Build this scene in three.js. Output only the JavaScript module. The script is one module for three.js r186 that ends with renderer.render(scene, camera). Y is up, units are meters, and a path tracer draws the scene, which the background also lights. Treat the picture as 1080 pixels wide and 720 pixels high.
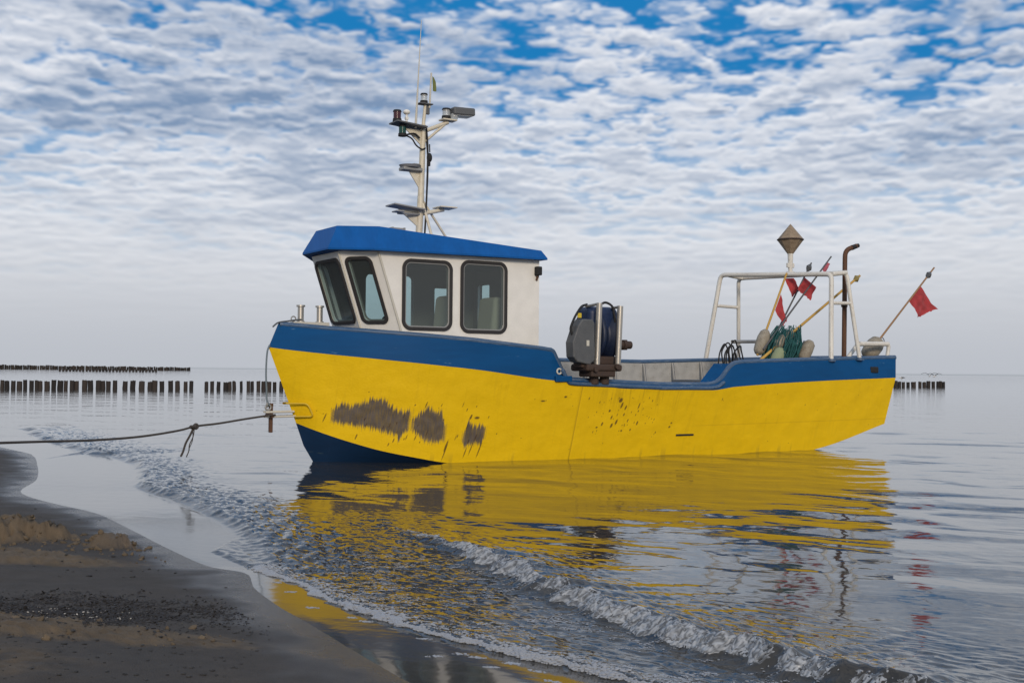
import * as THREE from 'three';
import { mergeGeometries, mergeVertices } from 'three/addons/utils/BufferGeometryUtils.js';
import { RoundedBoxGeometry } from 'three/addons/geometries/RoundedBoxGeometry.js';
import { createNoise2D, createNoise3D } from 'simplex-noise';

// ---------------------------------------------------------------- camera, sky, sun, exposure
const scene = new THREE.Scene();
const camera = new THREE.PerspectiveCamera(32.13, 1080 / 720, 0.1, 9000);
camera.position.set(0, 1.1, 0);
camera.rotation.order = 'YXZ';
camera.rotation.set(Math.atan(31.5 / 1250), 0, THREE.MathUtils.degToRad(0.5));
scene.add(camera);

const renderer = new THREE.WebGLRenderer({ antialias: true });
renderer.toneMapping = THREE.LinearToneMapping;
renderer.toneMappingExposure = 1.0;
renderer.shadowMap.enabled = true;

const sun = new THREE.DirectionalLight(0xffedd6, 1.9);
sun.position.set(2, 5.2, 15);
sun.target.position.set(1, 0, -12);
sun.position.add(sun.target.position);
sun.castShadow = true; sun.shadow.radius = 22;
sun.shadow.mapSize.set(2048, 2048);
Object.assign(sun.shadow.camera, { left: -14, right: 14, top: 14, bottom: -14, near: 0.5, far: 60 });
scene.add(sun, sun.target);

function rng(seed) { let a = seed >>> 0; return () => { a = (a + 0x6D2B79F5) | 0; let t = Math.imul(a ^ (a >>> 15), 1 | a); t = (t + Math.imul(t ^ (t >>> 7), 61 | t)) ^ t; return ((t ^ (t >>> 14)) >>> 0) / 4294967296; }; }
const n2 = createNoise2D(rng(11)), n2b = createNoise2D(rng(12)), n2c = createNoise2D(rng(13)), n3 = createNoise3D(rng(14));
const clamp = (x, a = 0, b = 1) => x < a ? a : x > b ? b : x;
const ss = (a, b, x) => { const t = clamp((x - a) / (b - a)); return t * t * (3 - 2 * t); };
const lerp = (a, b, t) => a + (b - a) * t;
const fbm = (n, x, y, o = 4, g = 0.5) => { let s = 0, a = 1, w = 0; for (let i = 0; i < o; i++) { s += a * n(x, y); w += a; a *= g; x = x * 2.03 + 17.1; y = y * 2.03 - 9.7; } return s / w; };
function interp(tab, x, k) {            // smooth table look-up, column 0 is the key
  const n = tab.length; if (x <= tab[0][0]) return tab[0][k]; if (x >= tab[n - 1][0]) return tab[n - 1][k];
  let i = 0; while (x > tab[i + 1][0]) i++;
  const sl = j => { if (j <= 0) return (tab[1][k] - tab[0][k]) / (tab[1][0] - tab[0][0]); if (j >= n - 1) return (tab[n - 1][k] - tab[n - 2][k]) / (tab[n - 1][0] - tab[n - 2][0]);
    const a = (tab[j][k] - tab[j - 1][k]) / (tab[j][0] - tab[j - 1][0]), b = (tab[j + 1][k] - tab[j][k]) / (tab[j + 1][0] - tab[j][0]); return a * b <= 0 ? 0 : 2 * a * b / (a + b); };
  const h = tab[i + 1][0] - tab[i][0], t = (x - tab[i][0]) / h, t2 = t * t, t3 = t2 * t;
  return (2 * t3 - 3 * t2 + 1) * tab[i][k] + (t3 - 2 * t2 + t) * h * sl(i) + (-2 * t3 + 3 * t2) * tab[i + 1][k] + (t3 - t2) * h * sl(i + 1);
}
const lin = (tab, x) => { const n = tab.length; if (x <= tab[0][0]) return tab[0][1]; for (let i = 1; i < n; i++) if (x <= tab[i][0]) return lerp(tab[i - 1][1], tab[i][1], (x - tab[i - 1][0]) / (tab[i][0] - tab[i - 1][0])); return tab[n - 1][1]; };

// the sky: a broken sheet of small altocumulus over blue, greying into haze towards the horizon
function makeSky() {
  const W = 4096, H = 2048, d = new Float32Array(W * H * 4), half = H / 2, Q = new Float32Array(W * half), G = new Float32Array(W * half);
  const OX = 19.8, OZ = 21.0, els = r => ((r + 0.5) / H - 0.5) * Math.PI, dist = e => 1 / (Math.sin(e) + 0.055);
  const hash = (i, j, k) => { let h = Math.imul(i, 374761393) ^ Math.imul(j, 668265263) ^ Math.imul(k, 1442695041); h = Math.imul(h ^ (h >>> 13), 1274126177); return ((h ^ (h >>> 16)) >>> 0) / 4294967296; };
  const puff = (x, z, k) => {            // rounded heaps on a jittered grid, each of its own size
    const i0 = Math.floor(x), j0 = Math.floor(z); let m = 0, sum = 0;
    for (let j = j0 - 1; j <= j0 + 1; j++) for (let i = i0 - 1; i <= i0 + 1; i++) { const dx = x - i - 0.1 - 0.8 * hash(i, j, k), dz = z - j - 0.1 - 0.8 * hash(i, j, k + 1), r = 0.55 + 0.5 * hash(i, j, k + 2), t = 1 - (dx * dx + dz * dz) / (r * r); if (t > 0) { const v = t * t * (0.65 + 0.35 * hash(i, j, k + 3)); sum += v; if (v > m) m = v; } }
    return 0.55 * m + 0.45 * Math.min(1.3, sum);
  };
  for (let r = half; r < H; r++) {
    const e = els(r), s = dist(e), foot = s * s * (Math.PI / H) * Math.cos(e), R = s * Math.cos(e), o = (r - half) * W;
    const f1 = clamp(1.35 - foot * 8 * 1.2), f2 = clamp(1.25 - foot * 17 * 1.2), f3 = clamp(1.2 - foot * 34 * 1.1), f4 = clamp(1.2 - foot * 70 * 1.1);
    for (let c = 0; c < W; c++) {
      const a = ((c + 0.5) / W - 0.5) * 2 * Math.PI, x = Math.cos(a) * R, z = Math.sin(a) * R;
      const wx = 0.042 * n2(x * 7, z * 7) * f1 + 0.016 * n2(x * 22, z * 22) * f2, wz = 0.042 * n2b(x * 7, z * 7) * f1 + 0.016 * n2b(x * 22, z * 22) * f2, X = x + wx, Z = z + wz;
      let q = lerp(0.20, 0.02, ss(9, 19, e * 57.3)) + 0.30 * n2c(x * 0.42 + OX, z * 0.42 + OZ) + 0.30 * n2(x * 1.5, z * 1.5 + 9) + 0.16 * n2b(x * 3.4, z * 3.4);
      if (f1 > 0) q += f1 * (1.0 * puff(X * 7.8, Z * 7.8, 11) - 0.48);
      if (f2 > 0) q += f2 * (0.52 * puff(X * 17 + 40, Z * 17, 51) - 0.25);
      if (f3 > 0) q += f3 * 0.12 * n2c(X * 26, Z * 26);
      if (f4 > 0) q += f4 * 0.06 * n2(X * 55, Z * 55);
      Q[o + c] = q; G[o + c] = ss(-0.15, 0.75, n2c(x * 0.62 + 3.0, z * 0.62 + 13.2) + 0.35 * n2b(x * 2.1, z * 2.1));
    }
  }
  const blueLow = [0.24, 0.45, 0.70], blueMid = [0.014, 0.20, 0.50], blueTop = [0.055, 0.20, 0.46], haze = [0, 0, 0], blue = [0, 0, 0];
  const shade = [0.21, 0.30, 0.455], lit = [0.90, 0.905, 0.935], h0 = [0.50, 0.525, 0.575], h1 = [0.705, 0.72, 0.755];
  for (let r = 0; r < H; r++) {
    const e = els(r), deg = e * 180 / Math.PI;
    if (deg <= 0) { for (let c = 0; c < W; c++) { const o = (r * W + c) * 4; d[o] = 0.2; d[o + 1] = 0.22; d[o + 2] = 0.25; d[o + 3] = 1; } continue; }
    const contrast = ss(2.0, 12.0, deg), s = dist(e), foot = s * s * (Math.PI / H), up = clamp(Math.round(0.034 / foot), 1, 12);
    for (let k = 0; k < 3; k++) { haze[k] = lerp(h0[k], h1[k], ss(0, 7.5, deg)); blue[k] = deg < 16 ? lerp(blueLow[k], blueMid[k], ss(5, 15, deg)) : lerp(blueMid[k], blueTop[k], ss(16, 50, deg)); }
    const o1 = (r - half) * W, o2 = (Math.min(r + up, H - 1) - half) * W, o3 = (Math.max(r - up, half) - half) * W;
    for (let c = 0; c < W; c++) {
      const q = Q[o1 + c], edge = clamp((Q[o3 + c] - Q[o2 + c]) * 0.75, -0.8, 0.8), cov = 0.94 * ss(-0.66, 0.26, q), thick = ss(-0.05, 0.95, q), o = (r * W + c) * 4;
      const light = clamp(0.78 + edge * 0.47 - thick * 0.38 - 0.32 * G[o1 + c]);
      for (let k = 0; k < 3; k++) { const v = lerp(blue[k], lerp(shade[k], lit[k], light), cov), far = haze[k] * (1 + 0.12 * clamp(q * 0.5 + edge * 0.8, -1, 1) * ss(1, 6, deg)); d[o + k] = lerp(far, v, contrast); }
      d[o + 3] = 1;
    }
  }
  const t = new THREE.DataTexture(d, W, H, THREE.RGBAFormat, THREE.FloatType);
  t.mapping = THREE.EquirectangularReflectionMapping; t.magFilter = t.minFilter = THREE.LinearFilter; t.needsUpdate = true;
  return t;
}
scene.background = makeSky(); scene.environment = scene.background;
scene.environmentIntensity = 1; scene.backgroundIntensity = 1;

// ---------------------------------------------------------------- helpers
const V = (x, y, z) => new THREE.Vector3(x, y, z);
const col = (r, g, b) => new THREE.Color().setRGB(r, g, b);
const taken = {};
function numbered(n) { const k = taken[n] = (taken[n] ?? -1) + 1; return k ? `${n}_${String(k).padStart(3, '0')}` : n; }
function mesh(name, geo, mat, parent) { const m = new THREE.Mesh(geo, mat); m.name = name; m.castShadow = m.receiveShadow = true; parent.add(m); return m; }
function top(name, geo, mat, data) { const m = mesh(numbered(name), geo, mat, scene); Object.assign(m.userData, data); return m; }
function thing(name, data, pos = [0, 0, 0], ry = 0) { const g = new THREE.Group(); g.name = numbered(name); g.position.set(...pos); g.rotation.y = ry; Object.assign(g.userData, data); scene.add(g); return g; }
function clean(g) { const o = g.index ? g.toNonIndexed() : g; for (const k of Object.keys(o.attributes)) if (!['position', 'normal', 'uv'].includes(k)) o.deleteAttribute(k); return o; }
const merge = l => mergeGeometries(l.map(clean), false);
function tube(pts, r, seg = 8, rs = 10, cap = true) {
  const c = pts.length > 2 ? new THREE.CatmullRomCurve3(pts, false, 'centripetal') : new THREE.LineCurve3(pts[0], pts[1]);
  const g = new THREE.TubeGeometry(c, seg, r, rs, false);
  if (!cap) return g;
  const ends = [0, 1].map(t => { const d = c.getTangent(t), p = c.getPoint(t), s = new THREE.SphereGeometry(r * 0.995, rs, 4); s.applyQuaternion(new THREE.Quaternion().setFromUnitVectors(V(0, 1, 0), d)); s.scale(1, 1, 1); s.translate(p.x, p.y, p.z); return s; });
  return merge([g, ...ends]);
}
function bar(a, b, ra, rb = ra, rs = 12) { const d = b.clone().sub(a), L = d.length(), g = new THREE.CylinderGeometry(rb, ra, L, rs); g.translate(0, L / 2, 0); g.applyQuaternion(new THREE.Quaternion().setFromUnitVectors(V(0, 1, 0), d.normalize())); g.translate(a.x, a.y, a.z); return g; }
function box(x0, x1, y0, y1, z0, z1, r = 0.006) { const w = x1 - x0, h = y1 - y0, d = z1 - z0, g = new RoundedBoxGeometry(w, h, d, 2, Math.min(r, w / 2.1, h / 2.1, d / 2.1)); g.translate((x0 + x1) / 2, (y0 + y1) / 2, (z0 + z1) / 2); return g; }
function bend(pts, r, corner = 0.08) {       // polyline of pipe with rounded corners
  const out = [pts[0]], fill = (a, b) => { for (let k = 1; k < 5; k++) out.push(a.clone().lerp(b, k / 5)); };
  for (let i = 1; i < pts.length - 1; i++) { const a = pts[i].clone().sub(pts[i - 1]), b = pts[i + 1].clone().sub(pts[i]); const c = Math.min(corner, a.length() / 2.2, b.length() / 2.2); const p0 = pts[i].clone().addScaledVector(a.normalize(), -c), p1 = pts[i].clone().addScaledVector(b.normalize(), c); fill(out[out.length - 1], p0);
    for (let k = 0; k <= 5; k++) { const t = k / 5; out.push(p0.clone().multiplyScalar((1 - t) * (1 - t)).addScaledVector(pts[i], 2 * t * (1 - t)).addScaledVector(p1, t * t)); } }
  fill(out[out.length - 1], pts[pts.length - 1]); out.push(pts[pts.length - 1]);
  const c = new THREE.CatmullRomCurve3(out, false, 'centripetal');
  return new THREE.TubeGeometry(c, out.length * 5, r, 12, false);
}
function loft(lines, uvf) {
  const n = lines[0].length, pos = [], uv = [], idx = [];
  lines.forEach(l => l.forEach(p => { pos.push(p.x, p.y, p.z); const q = uvf ? uvf(p) : [p.x, p.y]; uv.push(q[0], q[1]); }));
  for (let j = 0; j + 1 < lines.length; j++) for (let i = 0; i + 1 < n; i++) { const a = j * n + i, b = a + 1, c = a + n, e = c + 1; idx.push(a, b, c, b, e, c); }
  const g = new THREE.BufferGeometry(); g.setAttribute('position', new THREE.Float32BufferAttribute(pos, 3)); g.setAttribute('uv', new THREE.Float32BufferAttribute(uv, 2)); g.setIndex(idx); g.computeVertexNormals(); return g;
}
function pixelTexture(w, h, f, srgb, repeat = true) {
  const d = new Uint8Array(w * h * 4), c = [0, 0, 0];
  const enc = x => { x = clamp(x); return x <= 0.0031308 ? x * 12.92 : 1.055 * Math.pow(x, 1 / 2.4) - 0.055; };
  for (let j = 0; j < h; j++) for (let i = 0; i < w; i++) { f((i + 0.5) / w, (j + 0.5) / h, c); const o = (j * w + i) * 4; for (let k = 0; k < 3; k++) d[o + k] = Math.round(255 * (srgb ? enc(c[k]) : clamp(c[k]))); d[o + 3] = 255; }
  const t = new THREE.DataTexture(d, w, h); t.magFilter = THREE.LinearFilter; t.minFilter = THREE.LinearMipmapLinearFilter; t.generateMipmaps = true; if (srgb) t.colorSpace = THREE.SRGBColorSpace;
  t.wrapS = t.wrapT = repeat ? THREE.RepeatWrapping : THREE.ClampToEdgeWrapping; t.needsUpdate = true; return t;
}
// noise that repeats over a tile of side 1 (a torus in the four noise arguments, made from two 3-D looks)
function tileNoise(n, u, v, f) { const s = ss(0, 1, u), t = ss(0, 1, v); const a = n(u * f, v * f), b = n((u - 1) * f, v * f), c = n(u * f, (v - 1) * f), e = n((u - 1) * f, (v - 1) * f); const m = lerp(lerp(a, b, s), lerp(c, e, s), t); const k = Math.sqrt(((1 - s) ** 2 + s * s) * ((1 - t) ** 2 + t * t)); return m / k; }
const std = (o) => new THREE.MeshStandardMaterial({ side: THREE.DoubleSide, ...o });
const phys = (o) => new THREE.MeshPhysicalMaterial({ side: THREE.DoubleSide, ...o });

// ---------------------------------------------------------------- shore line, sea floor and beach
const shore = [[-240, -230], [-60, -74], [-19, -36], [-14.2, -31.5], [-12.9, -28.5], [-11.1, -25], [-9.9, -22.4], [-8.7, -19.6], [-7.13, -16.56], [-6.1, -15.16], [-5.2, -13.17], [-4.55, -11.5], [-4.26, -10.45], [-3.69, -9.67], [-3.13, -9.06], [-2.49, -8.03], [-2.0, -7.21], [-1.63, -6.64], [-1.38, -6.4], [-1.21, -5.86], [-1.02, -5.41], [-0.77, -4.9], [-0.46, -4.25], [-0.2, -3.75], [0.35, -3.0], [1.6, -2.0], [7, 1.5], [60, 40], [240, 200]];
function nearest(pl, x, z) {            // signed distance: positive on the left of travel; t along in metres
  let best = 1e9, sg = 1, along = 0, run = 0, over = 0;
  for (let i = 0; i + 1 < pl.length; i++) {
    const ax = pl[i][0], az = pl[i][1], bx = pl[i + 1][0] - ax, bz = pl[i + 1][1] - az, L2 = bx * bx + bz * bz, L = Math.sqrt(L2);
    const tt = ((x - ax) * bx + (z - az) * bz) / L2, t = clamp(tt), dx = x - ax - bx * t, dz = z - az - bz * t, q = dx * dx + dz * dz;
    if (q < best) { best = q; sg = bx * (z - az) - bz * (x - ax) >= 0 ? 1 : -1; along = run + t * L; over = (i === 0 && tt < 0) || (i === pl.length - 2 && tt > 1) ? 1 : 0; }
    run += L;
  }
  return [Math.sqrt(best) * sg, along, run, over];
}
const shorePts = new THREE.CatmullRomCurve3(shore.map(p => V(p[0], 0, p[1])), false, 'centripetal').getPoints(120).map(p => [p.x, p.z]);
const inland = (x, z) => nearest(shorePts, x, z)[0];     // + on the sand
function lump(x, z, cx, cz, rx, rz, rot) { const c = Math.cos(rot), s = Math.sin(rot), dx = x - cx, dz = z - cz; return Math.hypot((dx * c + dz * s) / rx, (-dx * s + dz * c) / rz); }
const runUp = (z, s) => z > -6.6 && z < 3 ? 0.032 * Math.min(z + 6.6, 4) * ss(-1.1, -0.25, s) : 0;      // the swash runs up the beach towards the near end
const dry = { v: 0 };
function groundHeight(x, z, s) {
  dry.v = 0;
  let h;
  if (s > 0) { h = s < 2.5 ? 0.03 * s + 0.012 * s * s : 0.15 + 0.09 * (s - 2.5); h = Math.min(h, 1.2); }
  else h = Math.max(0.05 * s, -0.25 + 0.02 * (s + 5), -1.6);
  if (s > 0 && x > -12 && z > -16 && z < 3) {
    h += ss(0, 1.2, s) * (0.012 * n2(x * 0.9, z * 0.9) + 0.006 * n2(x * 3.1, z * 3.1));
    // crumbled clods of sand left by the diggings above the tide mark
    const wob = 0.34 * fbm(n2b, x * 3.1, z * 3.1, 4) + 0.14 * n2c(x * 9, z * 9) + 0.08 * n2(x * 22, z * 22);
    const a = lump(x, z, -3.33, -7.5, 0.52, 0.24, 0.12) + wob, a2 = lump(x, z, -3.9, -7.9, 0.6, 0.34, 0.25) + wob, b = lump(x, z, -2.42, -7.26, 0.19, 0.11, 0.1) + wob, c = lump(x, z, -3.05, -6.62, 0.9, 0.26, 0.1) + 0.5 * wob, e = lump(x, z, -2.1, -4.55, 1.0, 0.2, 0.12) + 0.7 * wob;
    const add = (q, H, w) => { const m = 1 - ss(1 - w, 1.04, q); h += m * H * (1 + 0.25 * fbm(n2c, x * 7, z * 7, 3) - 0.42 * Math.abs(fbm(n2, x * 5.5, z * 9, 4)) + 0.10 * n2b(x * 30, z * 30)); dry.v = Math.max(dry.v, 1 - ss(0.85, 1.25, q)); };
    add(a, 0.13, 0.45); add(a2, 0.15, 0.45); add(b, 0.075, 0.6); add(c, 0.04, 0.4); add(e, 0.03, 0.6);
    h += dry.v * 0.008 * n2(x * 26, z * 26);
    const rough = ss(0.7, 1.5, s + 0.5 * n2(x * 1.4, z * 1.4)) * ss(-5.3, -4.6, z);
    h += rough * (0.008 * n2(x * 11, z * 11) + 0.004 * n2b(x * 27, z * 27));
    dry.v = Math.max(dry.v, 0.75 * rough * ss(-0.2, 0.35, fbm(n2b, x * 2.2 + 4, z * 2.2, 3)));
  }
  return h + runUp(z, s);
}
function axis(dense0, dense1, step, grow, lo, hi) {
  const a = []; for (let x = dense0; x <= dense1; x += step) a.push(x);
  let s = step, x = a[a.length - 1]; while (x < hi) { s *= grow; x += s; a.push(Math.min(x, hi)); }
  s = step; x = dense0; const b = []; while (x > lo) { s *= grow; x -= s; b.push(Math.max(x, lo)); }
  return b.reverse().concat(a);
}
function depthAxis(k, near, mid) { const a = []; let d = near; while (d < mid) { a.push(-d); d += k * d; } let g = k * d; while (d < 6500) { a.push(-d); g = Math.min(g * 1.04, d * 0.05); d += g; } a.push(-6500); const back = []; let z = -near, s = k * near; while (z < 400) { s *= 1.12; z += s; back.push(Math.min(z, 400)); } return back.reverse().concat(a); }
function sheet(xs, zs, f) {
  const nx = xs.length, nz = zs.length, pos = new Float32Array(nx * nz * 3), uv = new Float32Array(nx * nz * 2), cl = f.colour ? new Float32Array(nx * nz * 3) : null, idx = new Uint32Array((nx - 1) * (nz - 1) * 6), c = [0, 0, 0], w1 = f.wet ? new Float32Array(nx * nz * 2) : null;
  for (let j = 0; j < nz; j++) for (let i = 0; i < nx; i++) {
    const o = j * nx + i, x = xs[i], z = zs[j], sx = i ? xs[i] - xs[i - 1] : 99, sz = j ? Math.abs(zs[j] - zs[j - 1]) : 99;
    pos[o * 3] = x; pos[o * 3 + 1] = f.height(x, z, sx, sz, c); pos[o * 3 + 2] = z; uv[o * 2] = x; uv[o * 2 + 1] = -z; if (f.calm) { f.flags ??= new Uint8Array(nx * nz); f.flags[o] = f.calm.v; }
    if (cl) cl.set(c, o * 3); if (w1) { w1[o * 2] = f.wet.v; w1[o * 2 + 1] = 0.5; }
  }
  let k = 0; const g = new THREE.BufferGeometry();
  for (let grp = 0; grp < (f.flags ? 2 : 1); grp++) { const k0 = k; for (let j = 0; j + 1 < nz; j++) for (let i = 0; i + 1 < nx; i++) { const a = j * nx + i, b = a + 1, e = a + nx, h = e + 1; if (f.flags && f.flags[a] !== grp) continue; idx[k++] = a; idx[k++] = b; idx[k++] = e; idx[k++] = b; idx[k++] = h; idx[k++] = e; } if (f.flags) g.addGroup(k0, k - k0, grp); }
  g.setAttribute('position', new THREE.BufferAttribute(pos, 3)); g.setAttribute('uv', new THREE.BufferAttribute(uv, 2)); if (cl) g.setAttribute('color', new THREE.BufferAttribute(cl, 3)); if (w1) g.setAttribute('uv1', new THREE.BufferAttribute(w1, 2)); g.setIndex(new THREE.BufferAttribute(idx, 1)); g.computeVertexNormals(); return g;
}
const sandGrain = pixelTexture(1024, 1024, (u, v, c) => { const g = 0.5 + 0.30 * tileNoise(n2, u, v, 190) + 0.14 * tileNoise(n2b, u, v, 70) + 0.10 * tileNoise(n2c, u, v, 14); c[0] = c[1] = c[2] = 0.62 + 0.38 * clamp(g) ; c[2] *= 0.985; }, true);
sandGrain.repeat.set(1 / 0.7, 1 / 0.7);
const sandBump = pixelTexture(1024, 1024, (u, v, c) => { c[0] = c[1] = c[2] = 0.5 + 0.22 * tileNoise(n2, u, v, 230) + 0.16 * tileNoise(n2b, u, v, 80) + 0.14 * tileNoise(n2c, u, v, 24); }, false);
sandBump.repeat.set(1 / 0.7, 1 / 0.7);
// how wet the sand is, from soaked (smooth) to drained (dull)
const wetGloss = pixelTexture(64, 4, (u, v, c) => { c[0] = c[1] = c[2] = lerp(0.16, 0.86, ss(0.02, 0.95, u)); }, false, false); wetGloss.channel = 1;
const wetness = { v: 1 };
const sandMat = std({ color: 0xffffff, vertexColors: true, map: sandGrain, bumpMap: sandBump, bumpScale: 0.0045, roughness: 1, roughnessMap: wetGloss });
{
  const g = sheet(axis(-4.9, 0.6, 0.022, 1.09, -5000, 5000), depthAxis(0.0042, 3.4, 13), {
    colour: true, wet: wetness,
    height(x, z, sx, sz, c) {
      const s = inland(x, z), h = groundHeight(x, z, s);
      const m = 0.5 + 0.5 * fbm(n2, x * 1.3, z * 1.3, 3), d = clamp(dry.v * (0.75 + 0.5 * m) + 0.22 * ss(0.5, 2.4, s) * m + 0.55 * ss(3, 7, s));
      wetness.v = clamp((s + 0.10 * n2(x * 1.9, z * 1.9) + 0.05 * n2b(x * 5, z * 5)) / 0.55);
      const wet = [0.055, 0.045, 0.037], tan = [0.145, 0.104, 0.063];
      for (let k = 0; k < 3; k++) c[k] = lerp(wet[k], tan[k], d) * (0.86 + 0.28 * m) * (1 + 0.13 * n2b(x * 6, z * 6) + 0.10 * n2c(x * 19, z * 19));
      return h;
    },
  });
  top('sand_beach', g, sandMat, { label: 'dark wet sand beach running under the shallow water', category: 'beach', kind: 'structure' });
}

// ---------------------------------------------------------------- the sea
const bore = [[-5.2, -15.3], [-4.22, -13.53], [-3.5, -11.3], [-2.81, -10.1], [-2.06, -8.67], [-1.71, -7.85], [-1.42, -6.95], [-1.15, -6.3]];
const bore2 = [[-9.2, -22.6], [-7.87, -19.6], [-6.37, -16.9], [-5.35, -15.35], [-4.7, -14.98]];
const breaker = [[-0.95, -8.6], [-0.55, -7.75], [-0.1, -6.85], [0.11, -6.19], [0.36, -5.54], [0.64, -4.96], [0.94, -4.49], [1.22, -4.2], [1.5, -3.85], [1.9, -3.4]];
const swash = [[-1.45, -6.62], [-1.37, -6.49], [-1.03, -5.95], [-0.85, -5.53], [-0.65, -5.22], [-0.56, -5.09], [-0.37, -4.78], [-0.06, -4.49], [0.28, -4.25], [0.53, -4.02], [0.9, -3.6]];
const smooth = (l, n) => new THREE.CatmullRomCurve3(l.map(p => V(p[0], 0, p[1])), false, 'centripetal').getPoints(n).map(p => [p.x, p.z]);
const boreP = smooth(bore, 36), bore2P = smooth(bore2, 20), breakP = smooth(breaker, 44), swashP = smooth(swash, 44);
const R0 = rng(77), comps = [];
for (let i = 0; i < 34; i++) { const lam = 0.13 * Math.pow(16, i / 33), ang = 2.45 + (R0() - 0.5) * 2.1, k = 2 * Math.PI / lam; comps.push({ lam, kx: Math.cos(ang) * k, kz: Math.sin(ang) * k, a: lam * (lam < 0.5 ? 0.0013 : 0.0019), ph: R0() * 6.28 }); }
function breakerCrest(t) { return lerp(0.010, 0.080, ss(0.25, 2.5, t)) * (1 + 0.22 * n2(t * 3.1, 4.2) + 0.10 * n2(t * 11, 1.7)); }
const calm = { v: 0 };
function seaHeight(x, z, sx, sz) {
  calm.v = 0;
  const sp = Math.max(sx, sz), s = -inland(x, z);
  if (s < -0.5) return runUp(z, -s);
  const wx = x + 0.25 * n2(x * 0.6, z * 0.6), wz = z + 0.25 * n2b(x * 0.6, z * 0.6);
  let near = 1, add = 0, lively = 0, film = 0;
  if (x > -11 && x < 4 && z < -3 && z > -24) {
    if (x > -5.6 && x < 1) { const [d, al, run, over] = nearest(boreP, x, z); const q = -d;        // seaward positive
      if (!over && q > -0.3 && q < 3.4) { const j = 0.05 * n2(al * 1.3, 1) + 0.012 * n2(al * 9, 2), p = q + j; const H = 0.022 * ss(0, 1.2, al) * (1 - 0.6 * ss(run - 2.0, run, al)); add += H * ss(-0.06, 0.07, p) * Math.exp(-Math.max(p, 0) / 0.8); lively = Math.max(lively, 1.5 * ss(-0.05, 0.06, p) * (1 - ss(0.2, 0.95, p))); }
      if (q < 0 && q > -4) near = Math.min(near, 0.12); if (q > -4) film = Math.max(film, 1 - ss(-0.10, 0.04, q)); }
    { const [d, al, run, over] = nearest(bore2P, x, z); const q = -d; if (!over && q > -0.2 && q < 2.2) { const p = q + 0.1 * n2(al * 2, 7); add += 0.045 * ss(-0.1, 0.1, p) * Math.exp(-Math.max(p, 0) / 0.6) * ss(0, 1, al) * ss(run, run - 0.8, al); lively = Math.max(lively, 1.6 * ss(-0.05, 0.15, p) * (1 - ss(0.5, 1.5, p))); } }
    if (x > -1.8 && z > -10) {
      const [d, al] = nearest(breakP, x, z), q = -d + 0.045 * n2(al * 2.4, 9) + 0.02 * n2(al * 8, 3);
      if (q > -1 && q < 2.6) {
        const H = breakerCrest(al);
        add += H * (q > 0 ? Math.exp(-Math.pow(q / 0.34, 1.25)) : Math.pow(ss(-0.17, 0.02, q), 1.3));
        lively = Math.max(lively, 0.75 * (q > 0 ? 0.6 * (1 - ss(0.2, 0.9, q)) : 1 - ss(0.0, 0.9, -q)));
      }
      const [d2, al2] = nearest(swashP, x, z), q2 = -d2 + 0.02 * n2(al2 * 6, 5);
      if (q2 > -0.4) { add += 0.016 * ss(-0.03, 0.04, q2) * Math.exp(-Math.max(q2, 0) / 0.8); if (q2 < 0) near = Math.min(near, 0.15); else lively = Math.max(lively, 0.68 * ss(0, 0.1, q2) * (1 - ss(0.8, 2.0, q2))); }
      else near = Math.min(near, 0.12);
      film = Math.max(film, 1 - ss(-0.06, 0.03, q2));
    }
  }
  calm.v = near < 0.2 ? 1 : 0;
  near *= lerp(0.10, 1, ss(0.15, 2.2, s)) * lerp(0.55, 1, ss(1, 9, s));
  const patch = 0.75 + 0.5 * n2c(x * 0.22, z * 0.22);
  let h = 0;
  for (const w of comps) { const f = clamp(w.lam / (3.2 * sp) - 0.4); if (f > 0) h += f * w.a * Math.sin(w.kx * wx + w.kz * wz + w.ph); }
  h *= near * patch;
  if (lively > 0.01 && sp < 0.12) { const ac = -0.8 * x + 0.6 * z, al = 0.6 * x + 0.8 * z; h += lively * (0.0062 * n2(ac * 9, al * 5) + 0.0050 * n2b(ac * 22 + al * 3, al * 10) + 0.0024 * n2c(ac * 46, al * 22)); }
  return h + add + runUp(z, -s) + 0.0015 - (film > 0 ? film * 0.026 * clamp(s, 0, 1.4) : 0);     // the back-wash drains down the slope of the sand
}
// two scales of ripples too fine for the mesh
const waveSet = (n, seed, lo, hi) => { const r = rng(seed), l = []; for (let i = 0; i < n; i++) { const f = lo * Math.pow(hi / lo, i / (n - 1)), a = 2.45 + (r() - 0.5) * 2.6; let kx = Math.round(Math.cos(a) * f), ky = Math.round(-Math.sin(a) * f); if (!kx && !ky) kx = 1; const m = Math.hypot(kx, ky); l.push([kx, ky, 1 / Math.pow(m, 1.05), r() * 6.28]); } return l; };
const fine = waveSet(40, 5, 5, 46), coarse = waveSet(44, 6, 3, 60);
const sumW = (l, u, v) => { let s = 0; for (const w of l) s += w[2] * Math.sin(2 * Math.PI * (w[0] * u + w[1] * v) + w[3]); return s; };
const seaBump = pixelTexture(1024, 1024, (u, v, c) => { const wu = u + 0.006 * Math.sin(2 * Math.PI * (2 * v + u)), wv = v + 0.006 * Math.sin(2 * Math.PI * (2 * u - v)); c[0] = c[1] = c[2] = 0.5 + 0.24 * sumW(fine, wu, wv); }, false);
seaBump.repeat.set(1 / 1.7, 1 / 1.7);
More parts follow.
